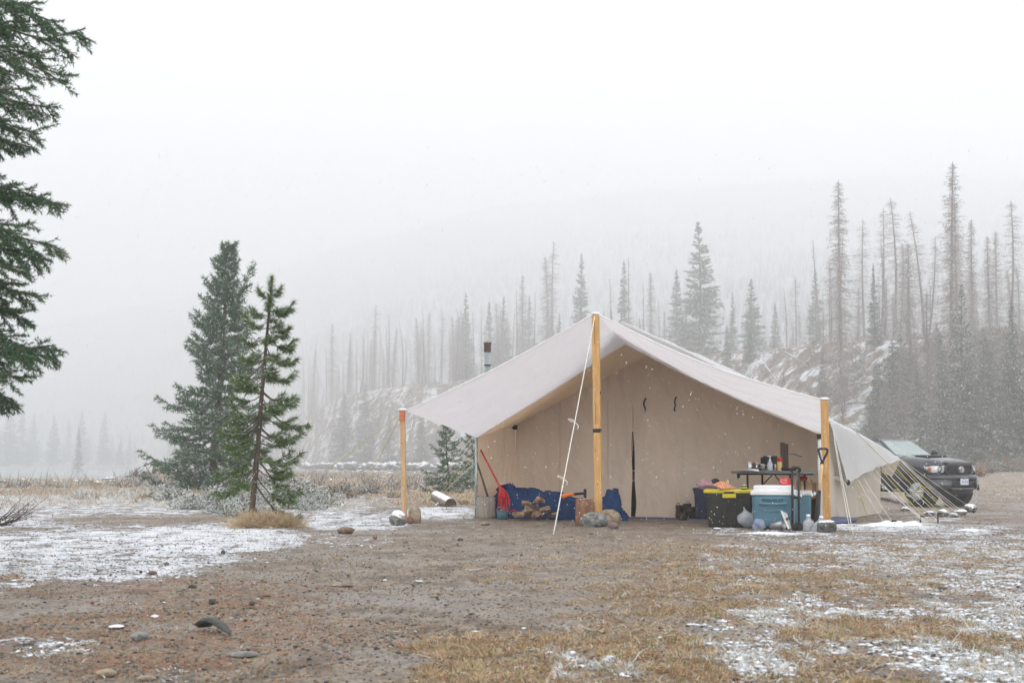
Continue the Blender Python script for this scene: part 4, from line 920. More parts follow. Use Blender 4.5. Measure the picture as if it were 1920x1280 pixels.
# shovel
t = thing('shovel', G(1537, 990), 'shovel with black D grip and pale wooden shaft leaning by the right post', 'shovel')
s0, s1, s2 = W(1533, 985, 15.2), W(1536, 920, 15.3), W(1541.5, 868, 15.4)
put('shaft', tube([s1, s2], .017, 10), m_postpale, t, True); put('socket', tube([W(1532, 990, 15.18), W(1533, 960, 15.2), s1], [.034, .028, .021], 10), m_black, t, True)
def blf(u, v): P = bil(W(1525, 972, 15.22), W(1541, 972, 15.22), W(1540, 992, 15.1), W(1526, 992, 15.1))(u, v); return P[..., 0], P[..., 1] - .03 * np.sin(np.pi * u) + .03, P[..., 2]
put('blade', sheet(blf, 10, 8, .004), m_blackmetal, t, True)
g0 = W(1541.5, 866, 15.4)
put('grip', tube(polyline([g0, W(1539, 858, 15.4), W(1535.5, 848, 15.4), W(1535, 842, 15.4), W(1540, 841, 15.4), W(1548, 841, 15.4), W(1551.5, 843, 15.4), W(1550, 850, 15.4), W(1545, 859, 15.4), g0], 34), .0135, 7), m_black, t, True); put('grip_neck', tube([W(1541, 871, 15.4), W(1542, 861, 15.4)], [.021, .018], 8), m_black, t, True)
put('grip_yoke', tube([W(1538.5, 852, 15.39), W(1542, 861, 15.39)], .009, 6), m_steel, t)
# folding table with the kitchen things
Yt = 16.9; zt2 = W(1440, 882, Yt)[2]; ta = W(1384, 884, Yt + .3); tb = W(1524, 884, Yt - .35); rzt = math.atan2(tb[1] - ta[1], tb[0] - ta[0]); cx = (ta + tb) / 2
t = thing('folding_table', (cx[0], cx[1], 0), 'grey topped folding table with black legs holding kitchen things', 'table')
m_ttop = M('table_grey', (.16, .165, .17), (.12, .12, .125), 10, .5); Lt = np.linalg.norm((tb - ta)[:2]) * .93
put('tabletop', box((cx[0], cx[1], zt2 - .018), (Lt, .45, .032), rzt, .008), m_ttop, t); put('apron', box((cx[0], cx[1], zt2 - .042), (Lt - .12, .38, .016), rzt), m_black, t)
def LT(x, y, z): return np.array([cx[0] + x * math.cos(rzt) - y * math.sin(rzt), cx[1] + x * math.sin(rzt) + y * math.cos(rzt), z])
for x in (-.27, .30):
    for y in (-.17, .17): put('leg', tube([LT(x, y, zt2 - .05), LT(x, y, 0)], .013, 8), m_blackmetal, t)
    put('leg_foot', tube([LT(x, -.2, .015), LT(x, .2, .015)], .013, 8), m_blackmetal, t)
for a_, b_ in ((-.27, .02), (.30, .06)): put('brace', tube([LT(a_, -.1, zt2 - .32), LT(b_, -.1, zt2 - .05)], .007, 6), m_blackmetal, t)
put('clip', box(LT(-.37, -.22, zt2 - .07), (.02, .02, .055), rzt, .004), m_black, t); put('clip', box(LT(-.35, -.22, zt2 - .06), (.012, .02, .04), rzt, .004), m_black, t)
zt3 = zt2
def lay(px, y=Yt): p = W(px, 880, y); p[2] = zt3; return p
def clothf(u, v):
    P = bil(W(1387, 880, 16.95), W(1418, 880, 16.75), W(1424, 882, 16.55), W(1392, 881, 16.75))(u, v); z = zt3 + .006 + .02 * fbm(u * 5, v * 5, 3) - .05 * np.clip(v - .75, 0, 1) * 2 * np.clip(u - .3, 0, 1); return P[..., 0], P[..., 1], z
single('tea_towel', sheet(clothf, 20, 14, .003), M('white_cloth', (.74, .74, .77), (.65, .65, .68), 6, .9), 'white cloth spread on the left end of the table', 'cloth', None, True)
for i, (px, r, h, m, lab) in enumerate(((1406, .030, .095, m_steel, 'tall bright steel cup at the left end of the table'), (1413, .026, .08, m_rust, 'dark narrow mug right of the tall steel cup'), (1418, .030, .085, m_steel, 'steel mug in the middle of the mug row'), (1424, .024, .07, m_blackmetal, 'small black mug in the mug row'), (1430, .03, .08, m_steel, 'steel mug at the right end of the mug row'))):
    p = lay(px, 16.8 + .03 * i); p[2] += .012 if i < 3 else .001; t = thing('mug', p, lab, 'mug', 'mugs on the folding table')
    put('cup', lathe(p, [(r * .9, 0), (r, .006), (r, h), (r * .9, h), (r * .88, .01), (0, .008)], 16), m, t, True)
    if i: put('handle', tube(polyline([p + (r, -.01, h * .8), p + (r + .022, -.015, h * .7), p + (r + .022, -.015, h * .35), p + (r, -.01, h * .2)], 10), .004, 5), m, t, True)
p = lay(1447, 17.0); t = thing('camp_stove', p, 'black camp stove with raised wind screen on the table', 'stove')
put('base', box(p + ez * .035, (.20, .16, .06), rzt, .008), m_black, t); put('wind_screen', box(p + (0, .085, .105), (.19, .008, .14), rzt, 0), m_blackmetal, t); put('side_screen', box(p + (-.095, .04, .1), (.006, .1, .12), rzt, 0), m_blackmetal, t); put('burner', lathe(p + ez * .066, [(.045, 0), (.05, .01), (.03, .018), (0, .018)], 14), m_rust, t); put('knob', tube([p + (-.02, -.09, .035), p + (-.02, -.11, .035)], .014, 10), M('knob_yellow', (.5, .4, .05), (.5, .4, .05), 5, .5), t)
p = lay(1444, 16.72); t = thing('soap_bottle', p, 'clear pump bottle of hand soap in front of the stove', 'bottle')
put('body', lathe(p, [(.028, 0), (.031, .008), (.031, .085), (.02, .11), (.012, .115)], 16), m_clear, t, True); put('pump', lathe(p + ez * .115, [(.013, 0), (.013, .018), (.005, .02), (.005, .05)], 10), m_white, t); put('spout', box(p + (-.01, -.01, .168), (.045, .014, .010), 0, .003), m_white, t)
p = lay(1462, 16.75); t = thing('jar', p, 'jar with red lid and yellow label on the table', 'jar')
put('label', lathe(p, [(.029, 0), (.03, .005), (.03, .10), (.029, .104)], 16), M('yellow_label', (.55, .40, .10), (.62, .52, .32), 20, .5), t, True); put('lid', lathe(p + ez * .104, [(.031, 0), (.031, .045), (.028, .048), (0, .048)], 16), m_red, t)
p = lay(1454, 16.78); single('spice_bottle', lathe(p, [(.014, 0), (.014, .06), (.01, .065), (.01, .08), (0, .08)], 10), M('cream_plastic', (.5, .42, .3), (.4, .34, .25), 10, .6), 'small cream bottle between pump bottle and red lidded jar', 'bottle', None, True)
p = lay(1478, 16.75); t = thing('frying_pan', p, 'black frying pan with its handle sticking up at the right of the table', 'pan')
put('pan', lathe(p, [(.075, 0), (.085, .005), (.10, .035), (.096, .035), (.08, .008), (0, .008)], 20), m_blackmetal, t, True); put('handle', tube([p + (-.06, 0, .045), p + (-.11, .03, .13)], [.012, .009], 6), m_blackmetal, t)
single('hose', tube(polyline([W(1479, 851, 16.95), W(1487, 851, 16.95), W(1495, 853, 16.95), W(1503, 855, 17)], 14), .009, 6), M('bluish_hose', (.18, .18, .26), (.14, .14, .2), 5, .6), 'short bluish hose sticking out right of the standing boards', 'hose', None, True)
for (px, y0, wd, h0, lab) in ((1467, 829, .048, 0, 'taller dark rough board standing on the table'), (1474, 832, .045, 0, 'shorter dark rough board standing beside the taller one')):
    top = W(px, y0, 17.15); single('board', box((top[0], 17.15, (top[2] + zt3) / 2), (wd, .03, top[2] - zt3), .1, .004), M('dark_board' + str(px), (.10, .075, .06), (.06, .045, .035), 10, .9, .6, 40, stretch=(1, 1, .2)), lab, 'board')
# firewood stacked behind the coolers
k = 0
for (px, y0, y1, w_, m) in ((1504, 898, 935, 7, m_split), (1511, 900, 935, 6, m_sl), (1519, 900, 935, 9, m_split), (1526, 905, 935, 7, m_sl), (1497, 902, 935, 6, m_sl)):
    a_, b_ = W(px, y1, 16.8), W(px, y0, 16.85); single('firewood', plank(a_, b_, w_ * .0063, .05, .2 + k * .3), m, ('broad pale split log standing behind the second cooler', 'brown split log under the red cloth', 'yellowish split log nearest the shovel', 'narrow split log at the right porch corner', 'thin brown split log beside the pull handle')[k], 'firewood', 'split logs standing behind the coolers'); k += 1
for (px, y0, y1, w_) in ((1509, 905, 970, .26),): single('crate', box(W(px, 950, 17.3), (.4, .3, .3), -.3, .01), M('brown_card', (.20, .12, .07), (.15, .09, .05), 8, .9), 'brown wooden crate hidden behind the coolers', 'crate')
single('rag', rock(W(1507, 899, 16.8), (.10, .08, .05), 6, 3, .4), m_red, 'crumpled red rag on the standing firewood', 'rag', None, True)
# PART3
# ------------------------------------------------------------------ truck
def truck():
    O = np.array([11.32, 37.9, -.41]); hd = R(34)           # front axle centre; heading to the right and toward the camera
    fw = np.array([math.sin(hd), -math.cos(hd), 0]); rt = np.array([-fw[1], fw[0], 0]) * -1   # rt = the truck's right
    def T(x, y, z): x, y, z = np.broadcast_arrays(np.asarray(x, float), y, z); return O + x[..., None] * rt + y[..., None] * fw + z[..., None] * ez
    def TV(V): V = np.asarray(V, float); return O + V[:, :1] * rt + V[:, 1:2] * fw + V[:, 2:] * ez
    def tb(c, s, bev=.01, tilt=None): V, F = box(c, s, 0, bev, rot=tilt); return TV(V), F
    t = thing('pickup_truck', O, 'dark grey pickup truck parked behind the tent ropes with its front showing', 'truck')
    paint = M('dark_truck_paint', (.020, .024, .028), (.015, .018, .022), 3, .34, spec=.5, coat=.5, c3=(.045, .044, .042), bs=60, b=.1)
    trim = M('black_trim', (.014, .015, .016), (.02, .02, .02), 6, .6); rub = M('tyre_rubber', (.014, .014, .014), (.022, .021, .02), 20, .85, .4, 60)
    glass = M('windscreen_glass', (.08, .15, .13), (.13, .21, .18), 2, .08, spec=.9, coat=1.0); lens = M('headlight_lens', (.74, .76, .75), (.52, .54, .54), 26, .12, spec=.8, coat=1); amber = M('amber_lens', (.50, .12, .04), (.4, .1, .03), 10, .2)
    # body loft along y (front axle 0, rear axle -3.24)
    ys = np.unique(np.concatenate([np.linspace(-4.35, .62, 90)])); secs = []
    for y in ys:
        hood = y > -.78; 
        zt = np.interp(y, [-4.35, -1.0, -.8, -.4, .3, .55, .62], [1.22, 1.24, 1.30, 1.285, 1.225, 1.17, 1.02]); zs = np.interp(y, [-4.35, -.8, .1, .62], [1.14, 1.14, 1.07, .90])
        w_ = np.interp(y, [-4.35, -4.1, -.5, .2, .45, .62], [.86, .90, .90, .89, .83, .70]); z0 = .52
        for ya in (0, -3.24):
            d = abs(y - ya)
            if d < .53: z0 = max(z0, .40 + math.sqrt(.53 ** 2 - d * d) * 1.0)
        z0 = min(z0, zs - .06)
        secs.append([(-w_ * .96, y, z0), (-w_ * 1.0, y, (z0 + zs) / 2), (-w_, y, zs), (-w_ + .10, y, zt - .02), (-w_ * .5, y, zt + .02), (0, y, zt + .03), (w_ * .5, y, zt + .02), (w_ - .10, y, zt - .02), (w_, y, zs), (w_, y, (z0 + zs) / 2), (w_ * .96, y, z0)])
    n = 11; V = np.array(secs).reshape(-1, 3); F = [(i * n + k, i * n + k + 1, (i + 1) * n + k + 1, (i + 1) * n + k) for i in range(len(ys) - 1) for k in range(n - 1)]
    F += [tuple(range(n)), tuple(range((len(ys) - 1) * n, len(ys) * n))[::-1]]
    put('body', (TV(V), F), paint, t, True)
    put('underbody', tb((0, -1.8, .50), (1.3, 4.6, .25), .03), trim, t)
    # cabin
    ca = [(-.78, .80, 1.28), (-.86, -.0, 0)]
    zb, zr = 1.22, 1.80
    lo = [(-.80, -.62), (.80, -.62), (.84, -2.55), (-.84, -2.55)]; hi = [(-.60, -1.42), (.60, -1.42), (.62, -2.42), (-.62, -2.42)]
    mid = [(-.78, -.72), (.78, -.72)]
    Vc = [(x, y, zb) for x, y in lo] + [(x, y, zr - .05) for x, y in hi] + [(x * .93, y - (.10 if y > -2 else -.05), zr) for x, y in hi]
    put('cab', (TV(Vc), [(0, 1, 5, 4), (1, 2, 6, 5), (2, 3, 7, 6), (3, 0, 4, 7), (4, 5, 9, 8), (5, 6, 10, 9), (6, 7, 11, 10), (7, 4, 8, 11), (8, 9, 10, 11)]), paint, t)
    def pane(a, b, c, d, off, mm=glass, name='window', inset=.07):
        P = [np.array(q, float) for q in (a, b, c, d)]; m_ = sum(P) / 4; nn = np.cross(P[1] - P[0], P[3] - P[0]); nn /= np.linalg.norm(nn)
        Q = [q + (m_ - q) * inset + nn * off for q in P]; put(name, (TV(np.array(Q + [q - nn * .01 * np.sign(off) for q in Q])), [(0, 1, 2, 3), (0, 4, 5, 1), (1, 5, 6, 2), (2, 6, 7, 3), (3, 7, 4, 0)]), mm, t)
    pane(Vc[0], Vc[1], Vc[5], Vc[4], -.008, name='windscreen', inset=.06, )
    for q, o_ in (((1, 2, 6, 5), -.008), ((3, 0, 4, 7), -.008)): pane(*[Vc[i] for i in q], o_, name='side_window', inset=.14)
    pane(*[Vc[i] for i in (2, 3, 7, 6)], -.008, name='rear_window', inset=.15)
    put('wiper_cowl', tb((0, -.66, 1.275), (1.5, .10, .05), .02), trim, t)
    for x in (-.3, .35): put('wiper', (lambda a: (TV(a[0]), a[1]))(tube([(x, -.68, 1.31), (x + .45, -.76, 1.36)], .009, 5)), trim, t)
    put('hood_scoop', tb((0, -.25, 1.325), (.62, .55, .07), .035), paint, t); put('scoop_opening', tb((0, .03, 1.325), (.52, .02, .035), .004), trim, t)
    put('hood_snow', (lambda a: (TV(a[0]), a[1]))(rock((0, .18, 1.245), (.9, .3, .03), 4, 3, .5, sink=.3)), m_snow, t, True)
    for s_ in (-1, 1):
        put('mirror', (lambda a: (TV(a[0]), a[1]))(rock((s_ * 1.0, -.95, 1.32), (.24, .13, .19), 2, 3, .08)), trim, t, True)
        put('mirror_arm', tb((s_ * .87, -.95, 1.33), (.16, .05, .05), .01), trim, t)
        put('door_handle', tb((s_ * .905, -1.95, 1.05), (.03, .16, .035), .01), trim, t)
        # headlights wrap round the corner
        hl = [(.50, .64, 1.085), (.86, .48, 1.085), (.885, .30, 1.06), (.885, .30, .97), (.86, .50, .885), (.60, .66, .885)]
        Q = [(s_ * x, y, z) for x, y, z in hl]; c_ = np.array(Q).mean(0); V = np.array(Q + [tuple(np.array(q) + np.array([-s_ * .03, -.12, 0])) for q in Q] + [tuple(c_ + np.array([s_ * .035, .035, 0]))])
        F = [(i, (i + 1) % 6, 12) for i in range(6)] + [(i, i + 6, (i + 1) % 6 + 6, (i + 1) % 6) for i in range(6)]
        h_ = put('headlight', (TV(V), F), lens, t, True); put('surround', (lambda a: (TV(a[0]), a[1]))(tube([Q[i] for i in (0, 1, 2, 3, 4, 5, 0)], .012, 5)), trim, h_)
        put('turn_signal', (TV(np.array([(s_ * .875, .47, 1.02), (s_ * .892, .40, 1.02), (s_ * .895, .36, .96), (s_ * .872, .47, .93)])), [(0, 1, 2, 3)]), amber, h_)
        put('lamp_reflector', (lambda a: (TV(a[0]), a[1]))(tube([(s_ * .68, .56, .985), (s_ * .682, .606, .985)], [.05, .052], 12)), m_steel, h_)
        # bumper corner, fog light, flare
        put('fog_lamp', (lambda a: (TV(a[0]), a[1]))(tube([(s_ * .70, .64, .62), (s_ * .702, .708, .62)], .04, 12)), m_steel, t)
        for ya in (0, -3.24):
            th = np.linspace(-.15, math.pi + .15, 22); P = np.stack([np.full(22, s_ * .915), ya + .54 * np.cos(th), .42 + .54 * np.sin(th)], 1)
            P = P[P[:, 2] > .35]; put('wheel_arch', (lambda a: (TV(a[0]), a[1]))(tube(P, .035, 6)), trim, t, True)
            put('arch_liner', (lambda a: (TV(a[0]), a[1]))(tube([(s_ * .55, ya, .46), (s_ * .70, ya, .46)], .49, 24)), trim, t)
            wc_ = np.array([s_ * .78, ya, .40]); w_ = np.array([s_ * 1.0, 0, 0]); wh = thing('wheel', T(wc_[0], wc_[1], wc_[2]), None, None); 
            wh.parent = t; wh.location = (np.array(wh.location) - O).tolist()
            prof = [(-.125, .24), (-.13, .35), (-.11, .392), (-.06, .402), (.06, .402), (.11, .392), (.13, .35), (.125, .24)]
            th = np.linspace(0, 2 * math.pi, 49)[:-1]; V = []
            for xo, r in prof:
                for q, a_ in enumerate(th): rr = r - (.012 if (q % 3 == 0 and r > .38) else 0); V.append((wc_[0] + xo, wc_[1] + rr * math.cos(a_), wc_[2] + rr * math.sin(a_)))
            F = [(i * 48 + k, i * 48 + (k + 1) % 48, (i + 1) * 48 + (k + 1) % 48, (i + 1) * 48 + k) for i in range(7) for k in range(48)]
            put('tyre', (TV(V), F), rub, wh); put('rim', (lambda a: (TV(a[0]), a[1]))(tube([wc_ - w_ * .02, wc_ + w_ * .105, wc_ + w_ * .11], [.235, .24, .22], 24)), m_galv, wh, True)
            mbx = MB()
            for q in range(6):
                a_ = q * math.pi / 3; mbx.add(tube([wc_ + w_ * .118 + np.array([0, .05 * math.cos(a_), .05 * math.sin(a_)]), wc_ + w_ * .118 + np.array([0, .21 * math.cos(a_), .21 * math.sin(a_)])], [.035, .022], 6))
            V_ = mbx.arr(); put('spoke', (TV(V_), mbx.F), m_steel, wh)
    # grille
    def yf(x): return .70 - .10 * (x / .6) ** 2
    gx = [(-.42, 1.10), (.42, 1.10), (.54, 1.02), (.46, .80), (-.46, .80), (-.54, 1.02)]
    P = [(x, yf(x) , z) for x, z in gx]; put('grille_backing', (TV(P), [tuple(range(6))]), trim, t)
    Pf = [(x, yf(x) + .02, z) for x, z in gx + gx[:1]]; put('grille_surround', (lambda a: (TV(a[0]), a[1]))(tube(Pf, .035, 8)), paint, t, True)
    for z in np.linspace(.85, 1.06, 6):
        w_ = .44 if z < 1.03 else .42; put('grille_bar', (lambda a: (TV(a[0]), a[1]))(tube([(x, yf(x) + .012, z) for x in np.linspace(-w_, w_, 9)], .010, 5)), M('grille_grey', (.03, .032, .034), (.04, .04, .042), 6, .5) if z == .85 else bpy.data.materials['grille_grey'], t)
    put('brow', tb((0, .64, 1.135), (1.0, .14, .06), .025), paint, t)
    em = thing('emblem', T(0, .73, .99), None, None); em.parent = t; em.location = (np.array(em.location) - O).tolist()
    for (rx, rz_, cz2) in ((.105, .072, 0), (.038, .070, 0), (.070, .030, .030)):
        th = np.linspace(0, 2 * math.pi, 33); put('chrome_oval', (lambda a: (TV(a[0]), a[1]))(tube(np.stack([rx * np.cos(th), np.full(33, .735), .975 + cz2 + rz_ * np.sin(th)], 1), .0095, 5)), M('chrome', (.75, .76, .77), (.6, .6, .6), 5, .15, metal=.8) if rx > .1 else bpy.data.materials['chrome'], em, True)
    # bumper
    xs = np.linspace(-.93, .93, 31); yb = .86 - .42 * np.abs(xs / .93) ** 3.2
    def strip(prof, mm, name, xa=-.93, xb=.93):
        xx = np.linspace(xa, xb, 31); yy = .86 - .42 * np.abs(xx / .93) ** 3.2; m_ = len(prof)
        V = [(x, y + dy, z) for x, y in zip(xx, yy) for dy, z in prof]; F = [(i * m_ + k, i * m_ + (k + 1) % m_, (i + 1) * m_ + (k + 1) % m_, (i + 1) * m_ + k) for i in range(30) for k in range(m_)]
        F += [tuple(range(m_))[::-1], tuple(range(30 * m_, 31 * m_))]; put(name, (TV(V), F), mm, t, True)
    strip([(-.25, .84), (-.05, .83), (0, .78), (-.02, .70), (-.25, .70)], paint, 'bumper_top'); strip([(-.25, .70), (-.03, .70), (-.06, .54), (-.12, .46), (-.25, .46)], trim, 'bumper_lower')
    for s_ in (-1, 1): strip([(-.10, .72), (.02, .71), (.015, .52), (-.02, .46), (-.10, .46)], paint, 'bumper_corner', *( (.50, .93) if s_ > 0 else (-.93, -.50)))
    strip([(-.15, .50), (-.02, .50), (-.04, .44), (-.15, .42)], M('skid_grey', (.10, .105, .11), (.07, .07, .075), 6, .5), 'skid_bar', -.45, .45)
    strip([(-.45, .46), (-.14, .45), (-.22, .30), (-.45, .28)], trim, 'valance', -.80, .80)
    pl_ = put('licence_plate', tb((.06, .875, .66), (.31, .012, .16), .004), M('plate_white', (.62, .65, .70), (.58, .62, .68), 5, .4), t)
    mp = M('plate_blue', (.06, .10, .28), (.08, .12, .3), 5, .5)
    put('plate_heading', tb((.06, .882, .718), (.20, .004, .014), 0), mp, pl_)
    for i in range(6): put('plate_mark', tb((.06 - .11 + i * .044 + (.008 if i > 2 else 0), .882, .652), (.008 if i % 2 else .026, .004, .062), 0), mp, pl_); 
    put('bed_rail', tb((0, -4.33, 1.0), (1.7, .05, .45), .02), paint, t)
truck()

# ------------------------------------------------------------------ vegetation
def nrm(a): return a / (np.linalg.norm(a, axis=-1, keepdims=True) + 1e-9)
def needles(P0, P1, dens, nl, nw, spread, rs, snowp, taper=.3):
    P0, P1 = np.array(P0), np.array(P1); d = P1 - P0; L = np.linalg.norm(d, axis=1); n = np.maximum(1, (L * dens + rs.rand(len(L))).astype(int))
    idx = np.repeat(np.arange(len(L)), n); t = rs.rand(len(idx)); ax = nrm(d)[idx]; c = P0[idx] + d[idx] * t[:, None]
    rad = rs.normal(size=(len(idx), 3)); rad -= ax * (rad * ax).sum(1)[:, None]; rad = nrm(rad)
    sp_ = spread * (1 - taper * t)[:, None]; v = nrm(ax * (1 - sp_) + rad * sp_); ln = nl * (.6 + .7 * rs.rand(len(idx)))[:, None]
    V, F = blades(c, c + v * ln, nw * (.7 + .6 * rs.rand(len(idx))), rs)
    u = rs.rand(len(idx)); m = np.where((rad[:, 2] > .0) & (u < snowp), 2, np.where(rs.rand(len(idx)) < .5, 1, 0)); return V, F, m
def bough(p0, tip, rs, sag=.1, up=.0, ntw=26, lt=.45, first=.18, sub=2, jit=.02, dp=.1):
    """returns wood polyline and twig segments between p0 and tip"""
    p0, tip = np.array(p0, float), np.array(tip, float); L = np.linalg.norm(tip - p0); q = np.linspace(0, 1, 9)
    P = p0 + (tip - p0) * q[:, None]; P[:, 2] += -sag * L * np.sin(np.pi * q) * 1.0 + up * L * (q ** 3 - q) ; P += rs.normal(size=P.shape) * jit * L * q[:, None] * .5
    S0, S1 = [], []
    ax = nrm(tip - p0); side = nrm(np.cross(ax, ez)); upv = np.cross(side, ax)
    for k in range(ntw):
        f = first + (1 - first) * (k + rs.rand()) / ntw; i = min(int(f * 8), 7); b = P[i] + (P[i + 1] - P[i]) * (f * 8 - i); s_ = 1 if k % 2 else -1
        ll = L * lt * (1 - f) ** .7 * (.6 + .6 * rs.rand()) * min(1, (f / first) * .5 + .3) + .06 * L
        dr = nrm(ax * .75 + side * s_ * (.55 + .4 * rs.rand()) + upv * rs.normal() * .25 - ez * dp * 2 * rs.rand() ** 2); e = b + dr * ll
        S0.append(b); S1.append(e)
        for j in range(sub):
            g = .25 + .6 * (j + rs.rand()) / sub; b2 = b + (e - b) * g; s2 = 1 if rs.rand() < .5 else -1
            d2 = nrm(dr + nrm(np.cross(dr, ez)) * s2 * .8 + rs.normal(size=3) * .25); S0.append(b2); S1.append(b2 + d2 * ll * (1 - g) * .7)
    for i in range(3, 8): S0.append(P[i]); S1.append(P[i + 1])
    return P, S0, S1
def assemble(name, loc, label, catg, trunkP, trunkR, boughs, nd, mats, bark, seed, group=None, woodr=.02, twigr=.004):
    rs = np.random.RandomState(seed); t = thing(name, loc, label, catg, group)
    put('trunk', tube(trunkP, trunkR, 10), bark, t, True)
    S0, S1 = [], []; mw = MB()
    for P, a, b in boughs:
        L = np.linalg.norm(P[-1] - P[0]); mw.add(tube(P, np.linspace(woodr * max(.25, min(1, L)), woodr * .2, len(P)), 5)); S0 += list(a); S1 += list(b)
    S0, S1 = np.array(S0), np.array(S1); tv = tri((mw.arr(), mw.F)); bw = blades(S0, S1, twigr * 2, rs); 
    put('branches', cat((tv[0], tv[1], 0), (bw[0], bw[1], 0)), [bark], t)
    put('foliage', needles(S0, S1, rs=rs, **nd), mats, t); return t
# big spruce left
def spruce(base, top, Rm, seed, label, nb=120, group=None, nd=None, mats=None, z0=.06, leader=None, ntw=22, elev=.1):
    rs = np.random.RandomState(seed); base, top = np.array(base, float), np.array(top, float); H = np.linalg.norm(top - base); q = np.linspace(0, 1, 9)[:, None]
    TP = base + (top - base) * q + rs.normal(size=(9, 3)) * .006 * H * np.array([1, 1, 0]); TP[0] -= ez * .1
    B = []
    for k in range(nb):
        f = z0 + (1 - z0) * ((k + rs.rand()) / nb) ** (.98 if Rm > 1.5 else 1.05); f = min(f, .975); p = base + (top - base) * f; az = k * 2.4 + rs.rand() * .8
        L = Rm * (1 - f) ** .85 * (.40 + .85 * rs.rand()) + .05 * Rm + .10 * Rm * rs.rand() ** 2; el = -.18 + .75 * f ** 1.5 + rs.normal() * .07 + elev
        d = np.array([math.cos(az) * math.cos(el), math.sin(az) * math.cos(el), math.sin(el)]); B.append(bough(p, p + d * L, rs, .10, .25, ntw, .42))
    if leader is not None: B.append(bough(*leader, rs, .0, .0, 20, .25))
    B.append(bough(base + (top - base) * .93, top, rs, 0, 0, 14, .5))
    return assemble('spruce_tree', base, label, 'tree', TP, np.linspace(.018 * H, .004 * H, 9), B, nd, mats, m_bark, seed, group, woodr=.012 * Rm)
GM = [m_spr, m_sprd, m_frost]
bs = G(402, 918); bs[2] = tz(bs[0], bs[1]); ts = W(428, 455, bs[1])
spruce(bs, ts, 1.85, 3, 'tall snow dusted spruce with a bent side leader, left of the slender pine', 160, nd=dict(dens=44, nl=.125, nw=.026, spread=.66, snowp=.16), mats=GM, z0=.02,
       leader=(W(432, 590, bs[1]), W(477, 494, bs[1] - .3)), ntw=20)
b = G(842, 924); t_ = W(835, 806 - 14, b[1]); spruce(b, t_, .72, 8, 'bushy young spruce just left of the grey porch pole', 60, nd=dict(dens=60, nl=.055, nw=.014, spread=.62, snowp=.22), mats=GM, ntw=16)
b = G(884, 922) + (.1, 3, 0); t_ = W(880, 800, b[1]); spruce(b, t_, .8, 9, 'young spruce half hidden behind the grey porch pole', 50, nd=dict(dens=50, nl=.06, nw=.015, spread=.62, snowp=.22), mats=GM, ntw=16)
# slender pine
def pine():
    rs = np.random.RandomState(5); base = G(470, 985); Y = base[1]
    TP = np.array([W(x, y, Y) for x, y in ((470, 990), (473, 950), (479, 890), (484, 830), (490, 750), (496, 680), (503, 600), (508, 545), (509, 522))])
    B = []
    def at(y): return np.array([np.interp(-y, [-990, -950, -890, -830, -750, -680, -600, -545, -522], TP[:, j]) for j in range(3)])
    def br(y, dx, dy, dpt=0.0, ntw=12, lt=.30, up=.35, first=.35):
        p = at(y); k = Y / FPX; B.append(bough(p, p + np.array([dx * k, dpt, -dy * k]), rs, .10, up, ntw, lt, first, 2, .03))
    for y, dx, dy in ((560, 22, -22), (560, -20, -18), (590, 48, -20), (590, -30, -12), (612, 45, 2), (615, -45, -30), (640, 58, -6), (640, -42, -6), (668, 60, 4), (672, -48, -8), (700, 62, -2), (705, -50, -2), (735, 68, 14), (740, -60, -4), (752, 90, 40), (775, -55, 10), (800, 64, 20), (800, -70, 30), (835, 60, 50), (845, -74, 40), (855, 85, 62), (870, -78, 50), (890, 72, 42), (905, 88, 60), (780, -30, 60), (820, -40, 60)):
        br(y, dx * 1.0, dy, rs.uniform(-.15, .15), 14)
    for k in range(46):
        y = 560 + 330 * ((k + rs.rand()) / 46); a = rs.rand() * 6.28; L = (.18 + .28 * min(1, (y - 540) / 220)) * (.7 + .5 * rs.rand()); kk = 1 / (Y / FPX)
        br(y, math.cos(a) * L * kk, rs.uniform(-16, 26), math.sin(a) * L, 11)
    br(945, 78, 52, -.1, 8); br(950, 62, 38, .1, 6)
    B.append(bough(TP[6], TP[8] + ez * .01, rs, 0, 0, 24, .22, .05))
    t = assemble('pine_tree', base, 'slender young pine with bare lower trunk standing in dry grass', 'tree', TP, np.array([.042, .035, .031, .028, .025, .020, .014, .008, .004]), B,
             dict(dens=260, nl=.072, nw=.0075, spread=.60, snowp=.16, taper=.5), [m_pine, M('pine_needles_dark', (.045, .085, .028), (.07, .11, .04), 3, .6, trans=.15), m_frost], m_bark, 5, woodr=.018, twigr=.003)
pine()
